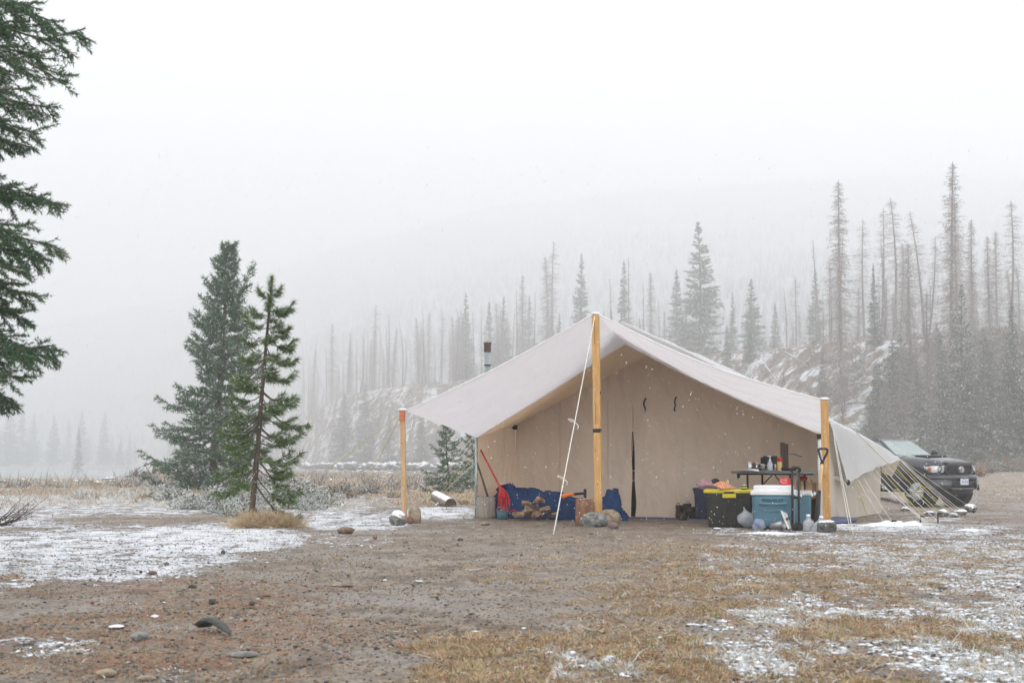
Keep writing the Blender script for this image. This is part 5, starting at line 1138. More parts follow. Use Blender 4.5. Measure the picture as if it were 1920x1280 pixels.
# overhanging spruce at the left edge, trunk outside the picture
def edgetree():
    rs = np.random.RandomState(21); Y = 9.0; tx = -4.75; base = np.array([tx, Y, tz(tx, Y)]); B = []
    tips = [((175, 62), .0), ((140, 30), .5), ((138, 128), -.3), ((100, 110), .4), ((108, 205), .1), ((88, 240), -.3), ((84, 268), .2), ((60, 170), -.6), ((50, 60), .6), ((70, 10), -.4),
            ((126, 388), .1), ((90, 380), .5), ((130, 466), -.1), ((95, 480), .4), ((92, 545), .0), ((60, 500), -.4), ((30, 560), .3), ((45, 430), -.6),
            ((75, 600), .3), ((122, 645), -.1), ((118, 680), .3), ((60, 660), -.5), ((48, 742), .0), ((20, 750), .4), ((30, 620), .6), ((60, 700), -.3), ((20, 270), .4), ((10, 210), -.4)]
    for (x, y), dy in tips:
        tip = W(x - 20, y, Y + dy); rise = rs.uniform(.30, .55); p = np.array([tx, Y, tip[2] + rise]); B.append(bough(p, tip, rs, -.03, .10, 44, .28, .34, 4, .03, .55))
    for k in range(60):
        z = .5 + 8.5 * rs.rand(); a = rs.uniform(.9, 5.4) if not 2.15 < z < 2.85 else rs.uniform(2, 4.4); L = 1.7 * (1 - z / 13) * (.7 + .4 * rs.rand())
        p = np.array([tx, Y, z]); B.append(bough(p, p + np.array([math.cos(a) * L, math.sin(a) * L, -.45]), rs, -.05, .1, 12, .3, .3, 1))
    TP = np.array([(tx + .02 * math.sin(k), Y, base[2] - .1 + k * 1.35) for k in range(9)])
    assemble('spruce_tree', base, 'dark near spruce whose drooping boughs reach in from the left edge', 'tree', TP, np.linspace(.19, .02, 9), B,
             dict(dens=330, nl=.028, nw=.0056, spread=.66, snowp=.05), [m_sprd, m_spr, m_frost], m_bark, 22, woodr=.02, twigr=.005)
edgetree()

# ---- distant trees: a few kinds, copied
def tpl(seed, kind):
    rs = np.random.RandomState(seed); H = 20.0; q = np.linspace(0, 1, 8); bend = rs.normal() * .25
    TP = np.stack([bend * np.sin(q * 3), bend * .4 * np.sin(q * 2 + 1), q * H], 1)
    trunk = tube(TP, np.linspace(.20 if kind != 'live' else .24, .03, 8), 7)
    if kind == 'pole':    # bare dead trunk
        n = 120; f = .35 + .65 * rs.rand(n); L = .9 * (1 - f) ** .4 * (.3 + rs.rand(n)) + .15
    elif kind == 'dead':  # thin brittle twigs all along
        n = 800; f = .10 + .89 * rs.rand(n); L = (2.2 * (1 - f) ** .62 * (.2 + .9 * rs.rand(n)) + .2)
    elif kind == 'old':
        n = 260; f = .25 + .74 * rs.rand(n) ** .8; L = (2.1 * (1 - f) ** .5 * (.3 + .9 * rs.rand(n)) + .3)
    else:
        n = 330; f = .05 + .94 * rs.rand(n) ** 1.15; L = ((3.9 if kind == 'live' else 2.7) * (1 - f) ** .95 * (.5 + .6 * rs.rand(n)) + .10)
    az = rs.rand(n) * 6.283; el = (-.45 + .5 * f + rs.normal(size=n) * .18) if kind != 'live' else (-.1 + .5 * f + rs.normal(size=n) * .1)
    d = np.stack([np.cos(az) * np.cos(el), np.sin(az) * np.cos(el), np.sin(el)], 1); P0 = np.stack([np.interp(f, q, TP[:, 0]), np.interp(f, q, TP[:, 1]), f * H], 1); P1 = P0 + d * L[:, None]
    parts = [blades(P0, P1, .06 if kind in ('dead', 'old', 'pole') else .06, rs) + (0,)]
    if kind in ('dead', 'old', 'pole'):
        for k in range(6 if kind == 'dead' else 4):
            g = .2 + .75 * rs.rand(n, 1); b = P0 + (P1 - P0) * g; e = b + (d * .5 + rs.normal(size=(n, 3)) * .5 + np.array([0, 0, -.35])) * L[:, None] * .35
            parts.append(blades(b, e, .042, rs) + (0 if k else 1,))
    else:
        for k in range(30):
            g = .12 + .88 * rs.rand(n, 1); b = P0 + (P1 - P0) * g; dd = nrm(d * .8 + rs.normal(size=(n, 3)) * .55 - np.array([0, 0, .2])); ln = (.16 + .30 * rs.rand(n, 1)) * (.35 + .65 * L[:, None])
            V, F = blades(b, b + dd * ln, (.09 + .08 * rs.rand(n)) * (.4 + .6 * np.minimum(L, 1.5)), rs); m = np.where(rs.rand(n) < .16, 2, 1 - (rs.rand(n) < .5) * 0); parts.append((V, F, m))
    c = cat(*parts); return mesh('trunk', *trunk, [m_barkdead if kind != 'live' else m_barkgrey], smooth=True), c
TPL = {}
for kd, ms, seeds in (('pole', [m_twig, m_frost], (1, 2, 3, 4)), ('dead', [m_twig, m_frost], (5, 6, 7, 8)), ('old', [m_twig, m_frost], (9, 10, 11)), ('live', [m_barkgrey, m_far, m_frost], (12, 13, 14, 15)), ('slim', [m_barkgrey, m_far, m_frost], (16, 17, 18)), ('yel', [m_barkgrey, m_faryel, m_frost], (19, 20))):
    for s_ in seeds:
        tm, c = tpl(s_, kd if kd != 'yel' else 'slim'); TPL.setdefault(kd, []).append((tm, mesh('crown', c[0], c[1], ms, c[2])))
NTREE = [0]
KN = dict(pole='bare trunk', dead='twiggy dead tree', old='bare topped dead tree', live='broad green conifer', slim='narrow conifer', yel='yellow green conifer')
def fartree(px, pyt, D, kind, label, group=None, lean=0.0, wide=1.0, base=None):
    X = (px - 960) / 2676 * D
    if base is not None: h = base
    else: h = np.array([X, D, tz(X, D)])
    top = W(px, pyt, h[1]); Ht = max(1.0, top[2] - h[2]); sc = Ht / 20.0; v = TPL[kind]; tm, cm = v[NTREE[0] % len(v)]; NTREE[0] += 1
    nm = {'pole': 'dead_tree', 'dead': 'dead_tree', 'old': 'dead_tree', 'live': 'conifer_tree', 'slim': 'conifer_tree', 'yel': 'conifer_tree'}[kind]
    t = thing(nm, h - ez * .2, label, 'tree', group); t.scale = (sc * wide, sc * wide, sc); t.rotation_euler = (0, lean, rnd.uniform(0, 6.28) if not lean else 0)
    for n_, me in (('trunk', tm), ('crown', cm)):
        o = bpy.data.objects.new(n_, me); COL.objects.link(o); o.parent = t
    return t
def CD(px, k=0): return float(np.interp(px, _px, _cr)) + k
gR, gL, gM, gF = 'trees on the right bank', 'trees on the far left terrace', 'trees behind the tent', 'trees beyond the river'
T_ = [(1583, 335, 126, 'dead', 'very tall dead spruce with drooping twigs standing above the right awning post', gR, 0, 1.0), (1787, 300, 112, 'dead', 'tallest dead spruce of all, leaning slightly right above the truck', gR, .03, 1.0),
 (1680, 368, CD(1680, 8), 'old', 'tall bare topped dead tree between the two tallest dead spruces', gR, 0, 1.3), (1662, 386, CD(1662, 14), 'old', 'thin dead tree directly left of the bare topped one', gR, .02, 1), (1740, 392, CD(1740, 10), 'old', 'dead tree leaning left with its crown broken and drooping', gR, -.09, 1.2),
 (1802, 366, CD(1802, 12), 'dead', 'slim dead spruce just right of the tallest one', gR, 0, 1), (1834, 408, CD(1834, 12), 'dead', 'dead spruce second to the right of the tallest one', gR, 0, 1.1), (1863, 440, CD(1863, 6), 'dead', 'dense dead spruce left of the one at the picture edge', gR, 0, 1.3), (1898, 372, CD(1898, 8), 'old', 'tall dead tree near the right picture edge', gR, .04, 1.3),
 (1712, 452, CD(1712, -6), 'dead', 'wide grey dead spruce in the middle of the right bank', gR, 0, 1.7), (1628, 408, CD(1628, 20), 'old', 'pale forked dead tree right of the tall one above the right post', gR, 0, 1.2), (1645, 490, CD(1645, -3), 'live', 'narrow green tree on the edge of the right bank', gR, 0, .62),
 (1562, 480, CD(1562, 4), 'pole', 'thin bare trunk left of the tall dead spruce above the right post', gR, 0, 1), (1745, 545, 112, 'dead', 'grey brown dead tree low on the right bank', gR, 0, 1.5), (1812, 528, 104, 'live', 'dark green conifer low on the right bank above the truck', gR, 0, .85), (1905, 560, 101, 'live', 'green conifer cut by the right picture edge', gR, 0, .9),
 (1770, 620, 100, 'slim', 'dark conifer behind the truck hood', gR, 0, 1.2), (1850, 610, 98, 'slim', 'dark conifer on the lower bank right of the truck', gR, 0, 1.2), (1700, 640, 104, 'dead', 'wispy dead tree above the truck cab', gR, 0, 1.6), (1545, 650, 128, 'slim', 'narrow frosted tree just above the right awning post', gR, 0, 1.1), (1583, 700, 116, 'dead', 'broken dead tree with pale limbs behind the fly tarp', gR, 0, 1.4), (1663, 700, 106, 'dead', 'short scruffy dead tree above the windscreen', gR, 0, 1.6),
 (1725, 690, 98, 'slim', 'small dark conifer right above the windscreen', gR, 0, 1.5), (1885, 690, 94, 'slim', 'frosted conifer above the orange leaved bush', gR, 0, 1.5), (1640, 760, 106, 'slim', 'small dark bushy tree at the bank foot over the fly tarp', gR, 0, 1.9), (1800, 740, 96, 'slim', 'low dark tree at the bank foot over the truck hood', gR, 0, 1.9),
 (1313, 413, CD(1313, 30), 'live', 'tallest green tree right of the tent peak with clumped branches', gM, 0, 1.2), (1272, 503, CD(1272, 45), 'live', 'paler green tree beside the tallest green one', gM, 0, .9), (1413, 520, CD(1413, 50), 'live', 'broad green tree over the snowy slide', gM, 0, 1.15), (1408, 612, 160, 'live', 'dark green young spruce in front of the broad green tree', gM, 0, 1.35), (1366, 606, 164, 'slim', 'small pointed spruce left of the dark young one', gM, 0, 1.2),
 (1472, 696, 146, 'slim', 'smallest dark spruce on the snowy slide', gM, 0, 1.6), (1535, 502, CD(1535, 60), 'live', 'hazy green tree left of the tall dead one', gM, 0, .8), (1497, 515, CD(1497, 50), 'old', 'reddish grey dead tree over the snowy slide', gM, 0, 1.2), (1478, 535, CD(1478, 20), 'pole', 'leaning thin bare trunk over the snowy slide', gM, -.03, 1), (1458, 565, CD(1458, 80), 'live', 'faint small green tree right of the broad one', gM, 0, .8),
 (1092, 473, CD(1092, 30), 'live', 'hazy green tree just left of the tent peak', gM, 0, .75), (1040, 449, CD(1040, 20), 'old', 'tallest bare tree left of the tent peak', gM, 0, 1), (1022, 478, CD(1022, 24), 'dead', 'dead spruce beside the tallest bare one left of the peak', gM, 0, 1.1), (980, 514, CD(980, 20), 'dead', 'slim dead spruce above the middle of the left awning', gM, 0, 1), (968, 540, CD(968, 22), 'pole', 'bare trunk beside that slim dead spruce', gM, 0, 1), (1003, 545, CD(1003, 22), 'pole', 'bare trunk between two dead spruces above the left awning', gM, .01, 1),
 (1172, 484, CD(1172, 22), 'slim', 'thin green tree just right of the tent peak', gM, 0, .9), (1152, 520, CD(1152, 14), 'pole', 'leaning bare trunk right of the tent peak', gM, -.04, 1), (1181, 480, CD(1181, 14), 'pole', 'straight bare trunk right of the tent peak', gM, 0, 1), (1222, 508, CD(1222, 30), 'dead', 'hazy dead spruce between tent peak and tallest green tree', gM, 0, 1), (1208, 530, CD(1208, 30), 'pole', 'bare trunk left of that hazy dead spruce', gM, 0, 1), (1238, 560, CD(1238, 30), 'pole', 'short bare trunk right of that hazy dead spruce', gM, 0, 1), (1168, 586, 150, 'slim', 'dark spruce tip showing just over the right awning edge', gM, 0, 1.3),
 (873, 545, CD(873, 20), 'live', 'green spruce standing tall among the bare trunks left of the stove pipe', gL, 0, .7), (945, 553, CD(945, 24), 'live', 'green spruce right above the stove pipe', gL, 0, .85), (917, 563, CD(917, 40), 'live', 'faint green spruce behind the stove pipe', gL, 0, .75), (703, 568, CD(703, 8), 'old', 'tallest bare tree over the snowy left slope', gL, 0, 1), (727, 590, CD(727, 6), 'pole', 'thick dark bare trunk over the left slope', gL, 0, 1.8), (790, 575, CD(790, 8), 'pole', 'bare trunk with broken arm left of the green spruce', gL, 0, 1), (828, 580, CD(828, 12), 'old', 'bare tree with twiggy top left of the green spruce', gL, 0, 1), (620, 605, CD(620, 15), 'dead', 'faint dead spruce over the left end of the slope', gL, 0, 1), (934, 655, 214, 'slim', 'tiny dark spruce beside the stove pipe', gL, 0, 1.3),
 (645, 735, 262, 'live', 'dark bushy spruce on the snowy left slope', gL, 0, 1.25), (684, 718, 258, 'slim', 'narrow spruce right of the dark bushy one on the slope', gL, 0, 1.5), (730, 770, 238, 'slim', 'frosted spruce low on the slope left of the white leaning log', gL, 0, 1.6), (757, 800, 228, 'live', 'low dark spruce behind the left awning post', gL, 0, 1.2), (790, 765, 226, 'slim', 'small spruce right of the left awning post', gL, 0, 1.6),
 (146, 796, 300, 'yel', 'yellow green tree standing alone on the far river bank', gF, 0, 1.0), (152, 768, 480, 'live', 'grey pointed tree behind the yellow green one', gF, 0, 1), (195, 768, 480, 'live', 'pointed grey tree right of the yellow green one', gF, 0, .9)]
for a_ in T_: fartree(a_[0], a_[1], a_[2] * (KD if float(a_[2]) in (126., 112., 104., 101., 100., 98., 128., 116., 106., 94., 96., 160., 164., 146., 150., 214., 262., 258., 238., 228., 226., 300., 480.) else 1), a_[3], a_[4], a_[5], a_[6], a_[7])
rs = np.random.RandomState(77)
for k in range(78):
    px = 555 + 420 * rs.rand() ** .9; fartree(px, np.interp(px, [540, 700, 860, 980], [655, 605, 580, 560]) + rs.uniform(-5, 60), CD(px, rs.uniform(3, 75)), *(lambda q: (q, 'thin ' + KN[q] + ' in the misty row on the left terrace'))('pole' if rs.rand() < .62 else ('dead' if rs.rand() < .7 else 'old')), gL, rs.normal() * .035, 1 + .5 * (rs.rand() < .2))
for k in range(26):
    px = 985 + 560 * rs.rand(); fartree(px, rs.uniform(545, 610), CD(px, rs.uniform(20, 90)), *(lambda q: (q, 'faint misty ' + KN[q] + ' in the gaps behind the tent roof'))(('pole', 'dead', 'slim', 'live')[rs.randint(4)]), gM, rs.normal() * .015, .8)
for k in range(34):
    px = 1545 + 520 * rs.rand(); fartree(px, rs.uniform(430, 580), CD(px, rs.uniform(2, 45)), *(lambda q: (q, 'grey ' + KN[q] + ' crowded on top of the right bank'))(('pole', 'dead', 'dead', 'old')[rs.randint(4)]), gR, rs.normal() * .045, 1.2)
for k in range(58):
    px = 1620 + 450 * rs.rand() ** .8; D = float(np.interp(px, _px, _ft)) + rs.uniform(0, 25); fartree(px, rs.uniform(600, 790), D, *(lambda q: (q, 'small scrubby ' + KN[q] + ' in the tangle on the right bank'))(('dead', 'slim', 'dead', 'live')[rs.randint(4)]), gR, rs.normal() * .05, 1.9)
for k in range(40):
    px = -200 + 560 * rs.rand(); D = rs.uniform(640, 760); fartree(px, 870 - rs.uniform(40, 120) * (1 - .45 * (px > 130)), D, *(lambda q: (q, 'misty ' + KN[q] + ' in the row beyond the river'))(('live', 'slim', 'yel')[min(2, rs.randint(6) // 2)]), gF, 0, 1.15)
# fallen logs and poles on the slopes
for (x0, y0, x1, y1, lab) in ((1317, 668, 1420, 655, 'snowy log lying along the bank top left of the young spruces'), (1425, 657, 1562, 648, 'snow covered log along the bank top over the slide'), (1432, 682, 1461, 722, 'straight pale log slanting down the snowy slide'), (1498, 722, 1526, 690, 'log rising to the right on the snowy slide'), (1472, 660, 1500, 677, 'short log jutting from the bank edge'),
        (1590, 756, 1698, 750, 'long level snowy log above the truck'), (1650, 768, 1702, 757, 'shorter log below the long level one'), (1728, 690, 1755, 668, 'slanting log in the tangle above the truck'), (1892, 684, 1908, 664, 'short slanting log near the right picture edge'), (690, 727, 746, 731, 'snowy log on the left terrace edge, left half'), (786, 729, 884, 712, 'snowy log on the left terrace edge, near the awning'),
        (727, 788, 757, 735, 'white leaning dead trunk on the left slope'), (766, 828, 774, 790, 'thin white pole right of the left awning post'), (776, 832, 792, 786, 'second white pole leaning right of the left awning post'), (612, 882, 652, 851, 'pale pole at the foot of the left slope'), (205, 900, 240, 886, 'grey driftwood pole on the river bank')):
    a, b = hit(x0, y0 + 2), hit(x1, y1 + 2)
    if abs(a[1] - b[1]) > 34: b = W(x1, y1, a[1])
    r = .9 * a[1] / FPX * (1.5 if y0 < 900 else .8); single('fallen_log', tube([a + ez * r, (a + b) / 2 + ez * r * 1.5, b + ez * r], [r, r * .9, r * .6], 7), m_whitelog, lab, 'log', 'fallen logs on the slopes', True)
# brush over the slopes, nobody could count it
def brush(n, pr_, tr, h, wd, m3, name, per=16, seed=5, sp=.5, tone=(.4, .3, .3)):
    rs = np.random.RandomState(seed); px = rs.uniform(pr_[0], pr_[1], n); ft = np.interp(px, _px, _ft); cr = np.interp(px, _px, _cr); D = ft + (cr - ft) * rs.uniform(tr[0], tr[1], n); X = (px - 960) / 2676 * D
    k = fbm(X * .12, D * .12, seed, 3) > .46; X, D, px = X[k], D[k], px[k]; n = len(X); Z = TZ(X, D)
    i = np.repeat(np.arange(n), per); s_ = h * (.5 + rs.rand(n))[i]; r = rs.normal(size=(n * per, 3)) * sp * s_[:, None]; r[:, 2] = 0; P0 = np.stack([X[i], D[i], Z[i]], 1) + r * .5; g = rs.rand(n * per)
    P0[:, 2] += s_ * g * .5; P1 = P0 + nrm(rs.normal(size=(n * per, 3)) * np.array([1, 1, .5]) + np.array([0, 0, .8])) * (s_ * .6)[:, None]
    V, F = blades(P0, P1, wd * (.5 + rs.rand(n * per)), rs); c = rs.choice(len(m3), n, p=tone); m = np.where(rs.rand(n * per) < .22, 2, c[i])
    o = put(name, (V, F, m), m3); o['kind'] = 'stuff'; return o
m_br1 = M('brown_brush', (.25, .17, .13), (.17, .14, .11), .5, .95); m_br2 = M('grey_green_brush', (.18, .19, .14), (.14, .15, .11), .5, .95); m_fr2 = M('frosted_brush', (.34, .34, .34), (.48, .49, .50), 1, .95)
brush(3200, (1610, 2250), (-.12, 1.0), 1.7, .09, [m_br1, m_br2, m_fr2], 'hillside_brush', seed=6, tone=(.42, .38, .2)); brush(1300, (560, 1650), (-.02, 1.0), 1.3, .12, [m_br1, m_br2, m_fr2], 'hillside_brush', seed=7, per=12)
brush(1500, (560, 2300), (1.0, 1.6), .8, .12, [m_straw, M('pinkish_grass', (.34, .24, .20), (.28, .2, .16), .5, .95), m_fr2], 'terrace_grass', seed=8, per=14)
# distant forest on the mountain
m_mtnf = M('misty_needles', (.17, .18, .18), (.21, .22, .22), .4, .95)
rs = np.random.RandomState(91); n = 20000; px = rs.uniform(-700, 3200, n); D = CD(0) * 0 + np.interp(px, _px, _cr) + 110 + (1730 - np.interp(px, _px, _cr) - 110) * rs.rand(n) ** .8; X = (px - 960) / 2676 * D; Z = TZ(X, D); Hh = rs.uniform(4, 8, n); rr = Hh * .2
Vf, Ff = [], []
for k in range(4):
    a0_, a1_ = k * math.pi / 2, (k + 1) * math.pi / 2
    Vf.append(np.stack([np.stack([X + rr * math.cos(a0_), D + rr * math.sin(a0_), Z - .5], 1), np.stack([X + rr * math.cos(a1_), D + rr * math.sin(a1_), Z - .5], 1), np.stack([X, D, Z + Hh], 1)], 1).reshape(-1, 3))
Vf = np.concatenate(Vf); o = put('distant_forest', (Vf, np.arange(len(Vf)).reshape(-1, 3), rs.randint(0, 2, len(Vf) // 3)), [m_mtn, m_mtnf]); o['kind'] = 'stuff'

# ---- shrubs with snow near the trees
def shrubmesh(seed, hx=1.0, mats=(m_twigdark, m_spr, m_frost), n=70, lean=.9, snow=.56, leafy=.3):
    rs = np.random.RandomState(seed); P0 = rs.normal(size=(n, 3)) * np.array([.16, .16, 0]); d = nrm(rs.normal(size=(n, 3)) * np.array([lean, lean, .2]) + np.array([0, 0, .62])); L = rs.uniform(.5, 1.05, (n, 1)) ; P1 = P0 + d * L; P1[:, 2] -= .12 * L[:, 0]
    parts = [blades(P0, P1, .022, rs) + (0,)]
    for k in range(16):
        g = .3 + .7 * rs.rand(n, 1); b = P0 + (P1 - P0) * g; e = b + nrm(d * .7 + rs.normal(size=(n, 3)) * .6) * .17 * (.5 + rs.rand(n, 1)); m = np.where(rs.rand(n) < snow, 2, np.where(rs.rand(n) < leafy, 1, 0)); V, F = blades(b, e, .030, rs); parts.append((V, F, m))
    c = cat(*parts); return mesh('shrub', c[0], c[1], list(mats), c[2])
SH = [shrubmesh(s_) for s_ in (1, 2, 3)]; SHG = [shrubmesh(s_, mats=(m_twigdark, M('sage', (.17, .18, .13), (.12, .13, .09), 2, .9), m_frost), snow=.28, lean=.6) for s_ in (4, 5)]; SHT = [shrubmesh(s_, mats=(m_twigdark, m_straw, m_frost), snow=.25, leafy=.6, lean=.5) for s_ in (6, 7)]
def shrub(px, py, wpx, kind, label, group, hz=.75):
    b = hit(px, py); s_ = wpx * b[1] / FPX / 1.7; me = kind[rnd.randrange(len(kind))]; o = bpy.data.objects.new('shrub', me); COL.objects.link(o); o.location = b - ez * .03; o.scale = (s_, s_, s_ * hz); o.rotation_euler = (0, 0, rnd.uniform(0, 6)); return tag(o, label, 'shrub', group)
gS = 'snowy shrubs under the spruce and pine'
for (px, py, w_, lab) in ((385, 948, 90, 'wide snowy shrub below the big spruce'), (330, 940, 80, 'snowy shrub at the left of the shrub row'), (430, 940, 80, 'snow laden shrub left of the pine trunk'), (520, 930, 90, 'snow laden shrub right of the pine trunk'), (560, 938, 90, 'snowy shrub right of the pine near the dry grass'), (600, 948, 70, 'low snowy shrub farthest right in the shrub row'), (450, 968, 70, 'small snowy shrub in front of the pine roots'), (300, 925, 60, 'snowy twiggy shrub farthest left in the row'), (470, 915, 90, 'snowy shrub behind the pine trunk'), (410, 962, 60, 'low flat snowy shrub nearest the camera'), (275, 912, 44, 'small shrub beside the root wad'), (220, 928, 36, 'low shrub in the golden grass')):
    shrub(px, py, w_ * 1.35, SH, lab, gS, .75)
for k in range(16): shrub(rnd.uniform(330, 630), rnd.uniform(918, 962), rnd.uniform(60, 100), SH, 'snowy shrub filling the gaps of the shrub row', gS, .75)
gT = 'sage bushes behind the left awning post'
for (px, py, w_, kd, lab) in ((640, 925, 60, SHG, 'grey green sage bush farthest left behind the awning post'), (668, 928, 50, SHG, 'grey green sage bush in the middle of the sage clump'), (695, 925, 55, SHG, 'grey green sage bush right in the sage clump'), (620, 922, 50, SHT, 'dry yellow bush left of the sage clump'), (738, 932, 40, SHG, 'small frosted bush next to the left awning post'), (655, 935, 50, SHT, 'dry yellow bush in front of the sage clump')): shrub(px, py, w_, kd, lab, gT, .8)
for (px, py, w_, lab) in ((252, 905, 44, 'dark tangled root wad on the river bank'), (285, 903, 40, 'brown root tangle right of the root wad')):
    b = hit(px, py); k_ = b[1] / FPX; mbr = MB(); r2 = random.Random(int(px))
    for i in range(26):
        a_ = r2.uniform(0, 6.28); e = r2.uniform(-.1, 1.2); L = w_ * k_ * r2.uniform(.3, .62); q = b + np.array([0, 0, .25 * w_ * k_]); d = np.array([math.cos(a_) * math.cos(e), math.sin(a_) * math.cos(e), math.sin(e)])
        mbr.add(tube(polyline([q, q + d * L * .5 + np.array([0, 0, .04]), q + d * L + np.array([r2.uniform(-.1, .1), 0, r2.uniform(-.1, .1)])], 5), np.linspace(.035, .008, 5) * w_ * k_, 5))
    single('root_wad', mbr, m_bark, lab, 'roots', 'roots on the river bank')
for (px, py, w_, h_, lab) in ((1830, 893, 60, .9, 'rusty orange leaved bush at the right bank foot'), (1880, 884, 70, 1.1, 'orange leaved bush nearest the right picture edge'), (1862, 850, 70, 1.1, 'upper orange leaved bush on the right bank'), (1800, 862, 50, .9, 'rusty bush above the truck hood')):
    b = hit(px, py); s_ = w_ * b[1] / FPX / 1.7; me = shrubmesh(int(px), mats=(m_twigdark, m_leaf, m_fr2), snow=.18, leafy=.8, lean=.6); o = bpy.data.objects.new('shrub', me); COL.objects.link(o); o.location = b; o.scale = (s_, s_, s_ * h_); tag(o, lab, 'shrub', 'orange leaved bushes on the right bank')
for k in range(26):
    px = rnd.uniform(1560, 1960); py = rnd.uniform(868, 886); b = hit(px, py); s_ = rnd.uniform(40, 70) * b[1] / FPX / 1.7; o = bpy.data.objects.new('shrub', SHG[k % 2] if k % 3 else SH[k % 3]); COL.objects.link(o); o.location = b; o.scale = (s_, s_, s_ * .8); tag(o, 'frosted grey shrub in the thicket along the right bank foot', 'shrub', 'frosted shrubs along the right bank foot')
# twiggy bush at left edge
mbt = MB(); r2 = random.Random(4); b = G(-6, 985)
for i in range(26):
    a_ = r2.uniform(-.2, 1.4); L = r2.uniform(.25, .62); d = np.array([math.cos(a_) * r2.choice([1, 1, -1]), r2.uniform(-.3, .3), math.sin(a_) + .25]); d /= np.linalg.norm(d); p = b + np.array([r2.uniform(-.1, .1), r2.uniform(-.1, .1), 0])
    mbt.add(tube(polyline([p, p + d * L * .5, p + d * L + np.array([0, 0, .05])], 5), np.linspace(.006, .0015, 5), 4))
    for j in range(3): q = p + d * L * r2.uniform(.3, .9); e = q + np.array([r2.uniform(-.1, .14), r2.uniform(-.05, .05), r2.uniform(.03, .14)]); mbt.add(tube([q, e], [.0025, .001], 3))
single('twiggy_bush', mbt, m_twigdark, 'leafless twiggy bush at the left picture edge', 'bush')
# grass tufts
def grass(n, fn, name, mats, hgt, wd, seed, probs, lean=.8, kind='stuff', loc=None, label=None, cat_=None):
    rs = np.random.RandomState(seed); X, Y = fn(rs, n); Z = TZ(X, Y); n = len(X); d = nrm(rs.normal(size=(n, 3)) * np.array([lean, lean, .15]) + np.array([0, 0, .7])); h = (hgt * (.4 + .9 * rs.rand(n)))[:, None]; P0 = np.stack([X, Y, Z - .003], 1); Pm = P0 + d * h * .55; P1 = P0 + d * h; P1[:, 2] -= h[:, 0] * .25; P1 += rs.normal(size=(n, 3)) * h * .12
    s_ = nrm(np.cross(d, rs.normal(size=(n, 3)))) * (wd * (.5 + rs.rand(n)))[:, None] * .5
    V = np.stack([P0 - s_, P0 + s_, Pm + s_ * .8, Pm - s_ * .8, P1], 1).reshape(-1, 3); k = np.arange(n)[:, None] * 5; F = np.concatenate([k + np.array([[0, 1, 2]]), k + np.array([[0, 2, 3]]), k + np.array([[3, 2, 4]])]); m = rs.choice(len(mats), n, p=probs); px_, py_ = proj(X, Y, Z)
    sn, gr, li = masks(X, Y, Z); snowy = (SNN(X, Y) + .8 * sn) > .86; m = np.where(snowy & (rs.rand(n) < .75), len(mats) - 1, m); m3 = np.concatenate([m, m, m])
    if kind: o = put(name, (V, F, m3), mats); o['kind'] = kind; return o
    return single(name, (V, F, m3), mats, label, cat_, None, False, loc)
def clumpfield(pxa, pxb, ya, yb, thr, sc=2.2, by='gr', ex=.8):
    def f(rs, n):
        n3 = n * 4; py = None; Y = ya * (yb / ya) ** (rs.rand(n3) ** ex); px = rs.uniform(pxa, pxb, n3); X = (px - 960) / 2676 * Y; s_, g_, l_ = masks(X, Y, TZ(X, Y)); w_ = (g_ if by == 'gr' else l_) + 1.2 * (fbm(X * sc, Y * sc, 51, 4) - .5)
        t = np.hypot((X - 2.6) / 2.9, (Y - 19.5) / 3.2) > 1.0; k = (w_ > thr) & t; return X[k][:n], Y[k][:n]
    return f
GR = [m_straw, m_strawpale, m_green, m_orange, m_frost]
grass(80000, clumpfield(650, 2150, 3.6, 16.5, .36, 3.4), 'dry_grass', GR, .035, .0035, 1, (.40, .18, .10, .20, .12), 1.3)
grass(30000, clumpfield(-250, 2150, 20, 70, .40, 1.0), 'dry_grass', GR, .14, .014, 2, (.42, .42, .05, .05, .06), .6)
grass(34000, clumpfield(-300, 1400, 3.6, 15, .42, 2.6, 'li'), 'moss_and_litter', [m_orange, m_straw, m_green, m_frost], .022, .004, 3, (.58, .20, .16, .06), 1.6)
grass(3600, lambda rs, n: (G(497, 988)[0] + rs.normal(size=n) * .15, G(497, 988)[1] + rs.normal(size=n) * .10), 'grass_tuft', [m_straw, m_strawpale, m_orange, m_strawpale], .26, .0055, 4, (.62, .25, .10, .03), .75, None, G(497, 988), 'dry brown grass tuft round the foot of the slender pine', 'grass')
for (px, py, w_, hh, lab) in ((162, 935, 30, .30, 'upright golden grass tuft in the river meadow'), (210, 930, 60, .26, 'wide golden grass tuft right of the upright one'), (270, 935, 30, .25, 'golden grass tuft below the root wad'), (355, 905, 40, .5, 'tall tan grass at the left foot of the big spruce'), (640, 912, 40, .4, 'tan grass behind the sage clump')):
    g_ = hit(px, py); k_ = w_ * g_[1] / FPX / 2.5; grass(420, lambda rs, n: (g_[0] + rs.normal(size=n) * k_, g_[1] + rs.normal(size=n) * k_), 'grass_tuft', [m_strawpale, m_straw, m_frost], hh, .012, int(px), (.6, .35, .05), .35, None, g_, lab, 'grass')
grass(9000, clumpfield(500, 2150, 3.8, 14, .30, 3.4), 'loose_straw', [m_straw, m_strawpale, m_orange, m_frost], .11, .0028, 9, (.45, .35, .14, .06), 3.2)
m_hair = None
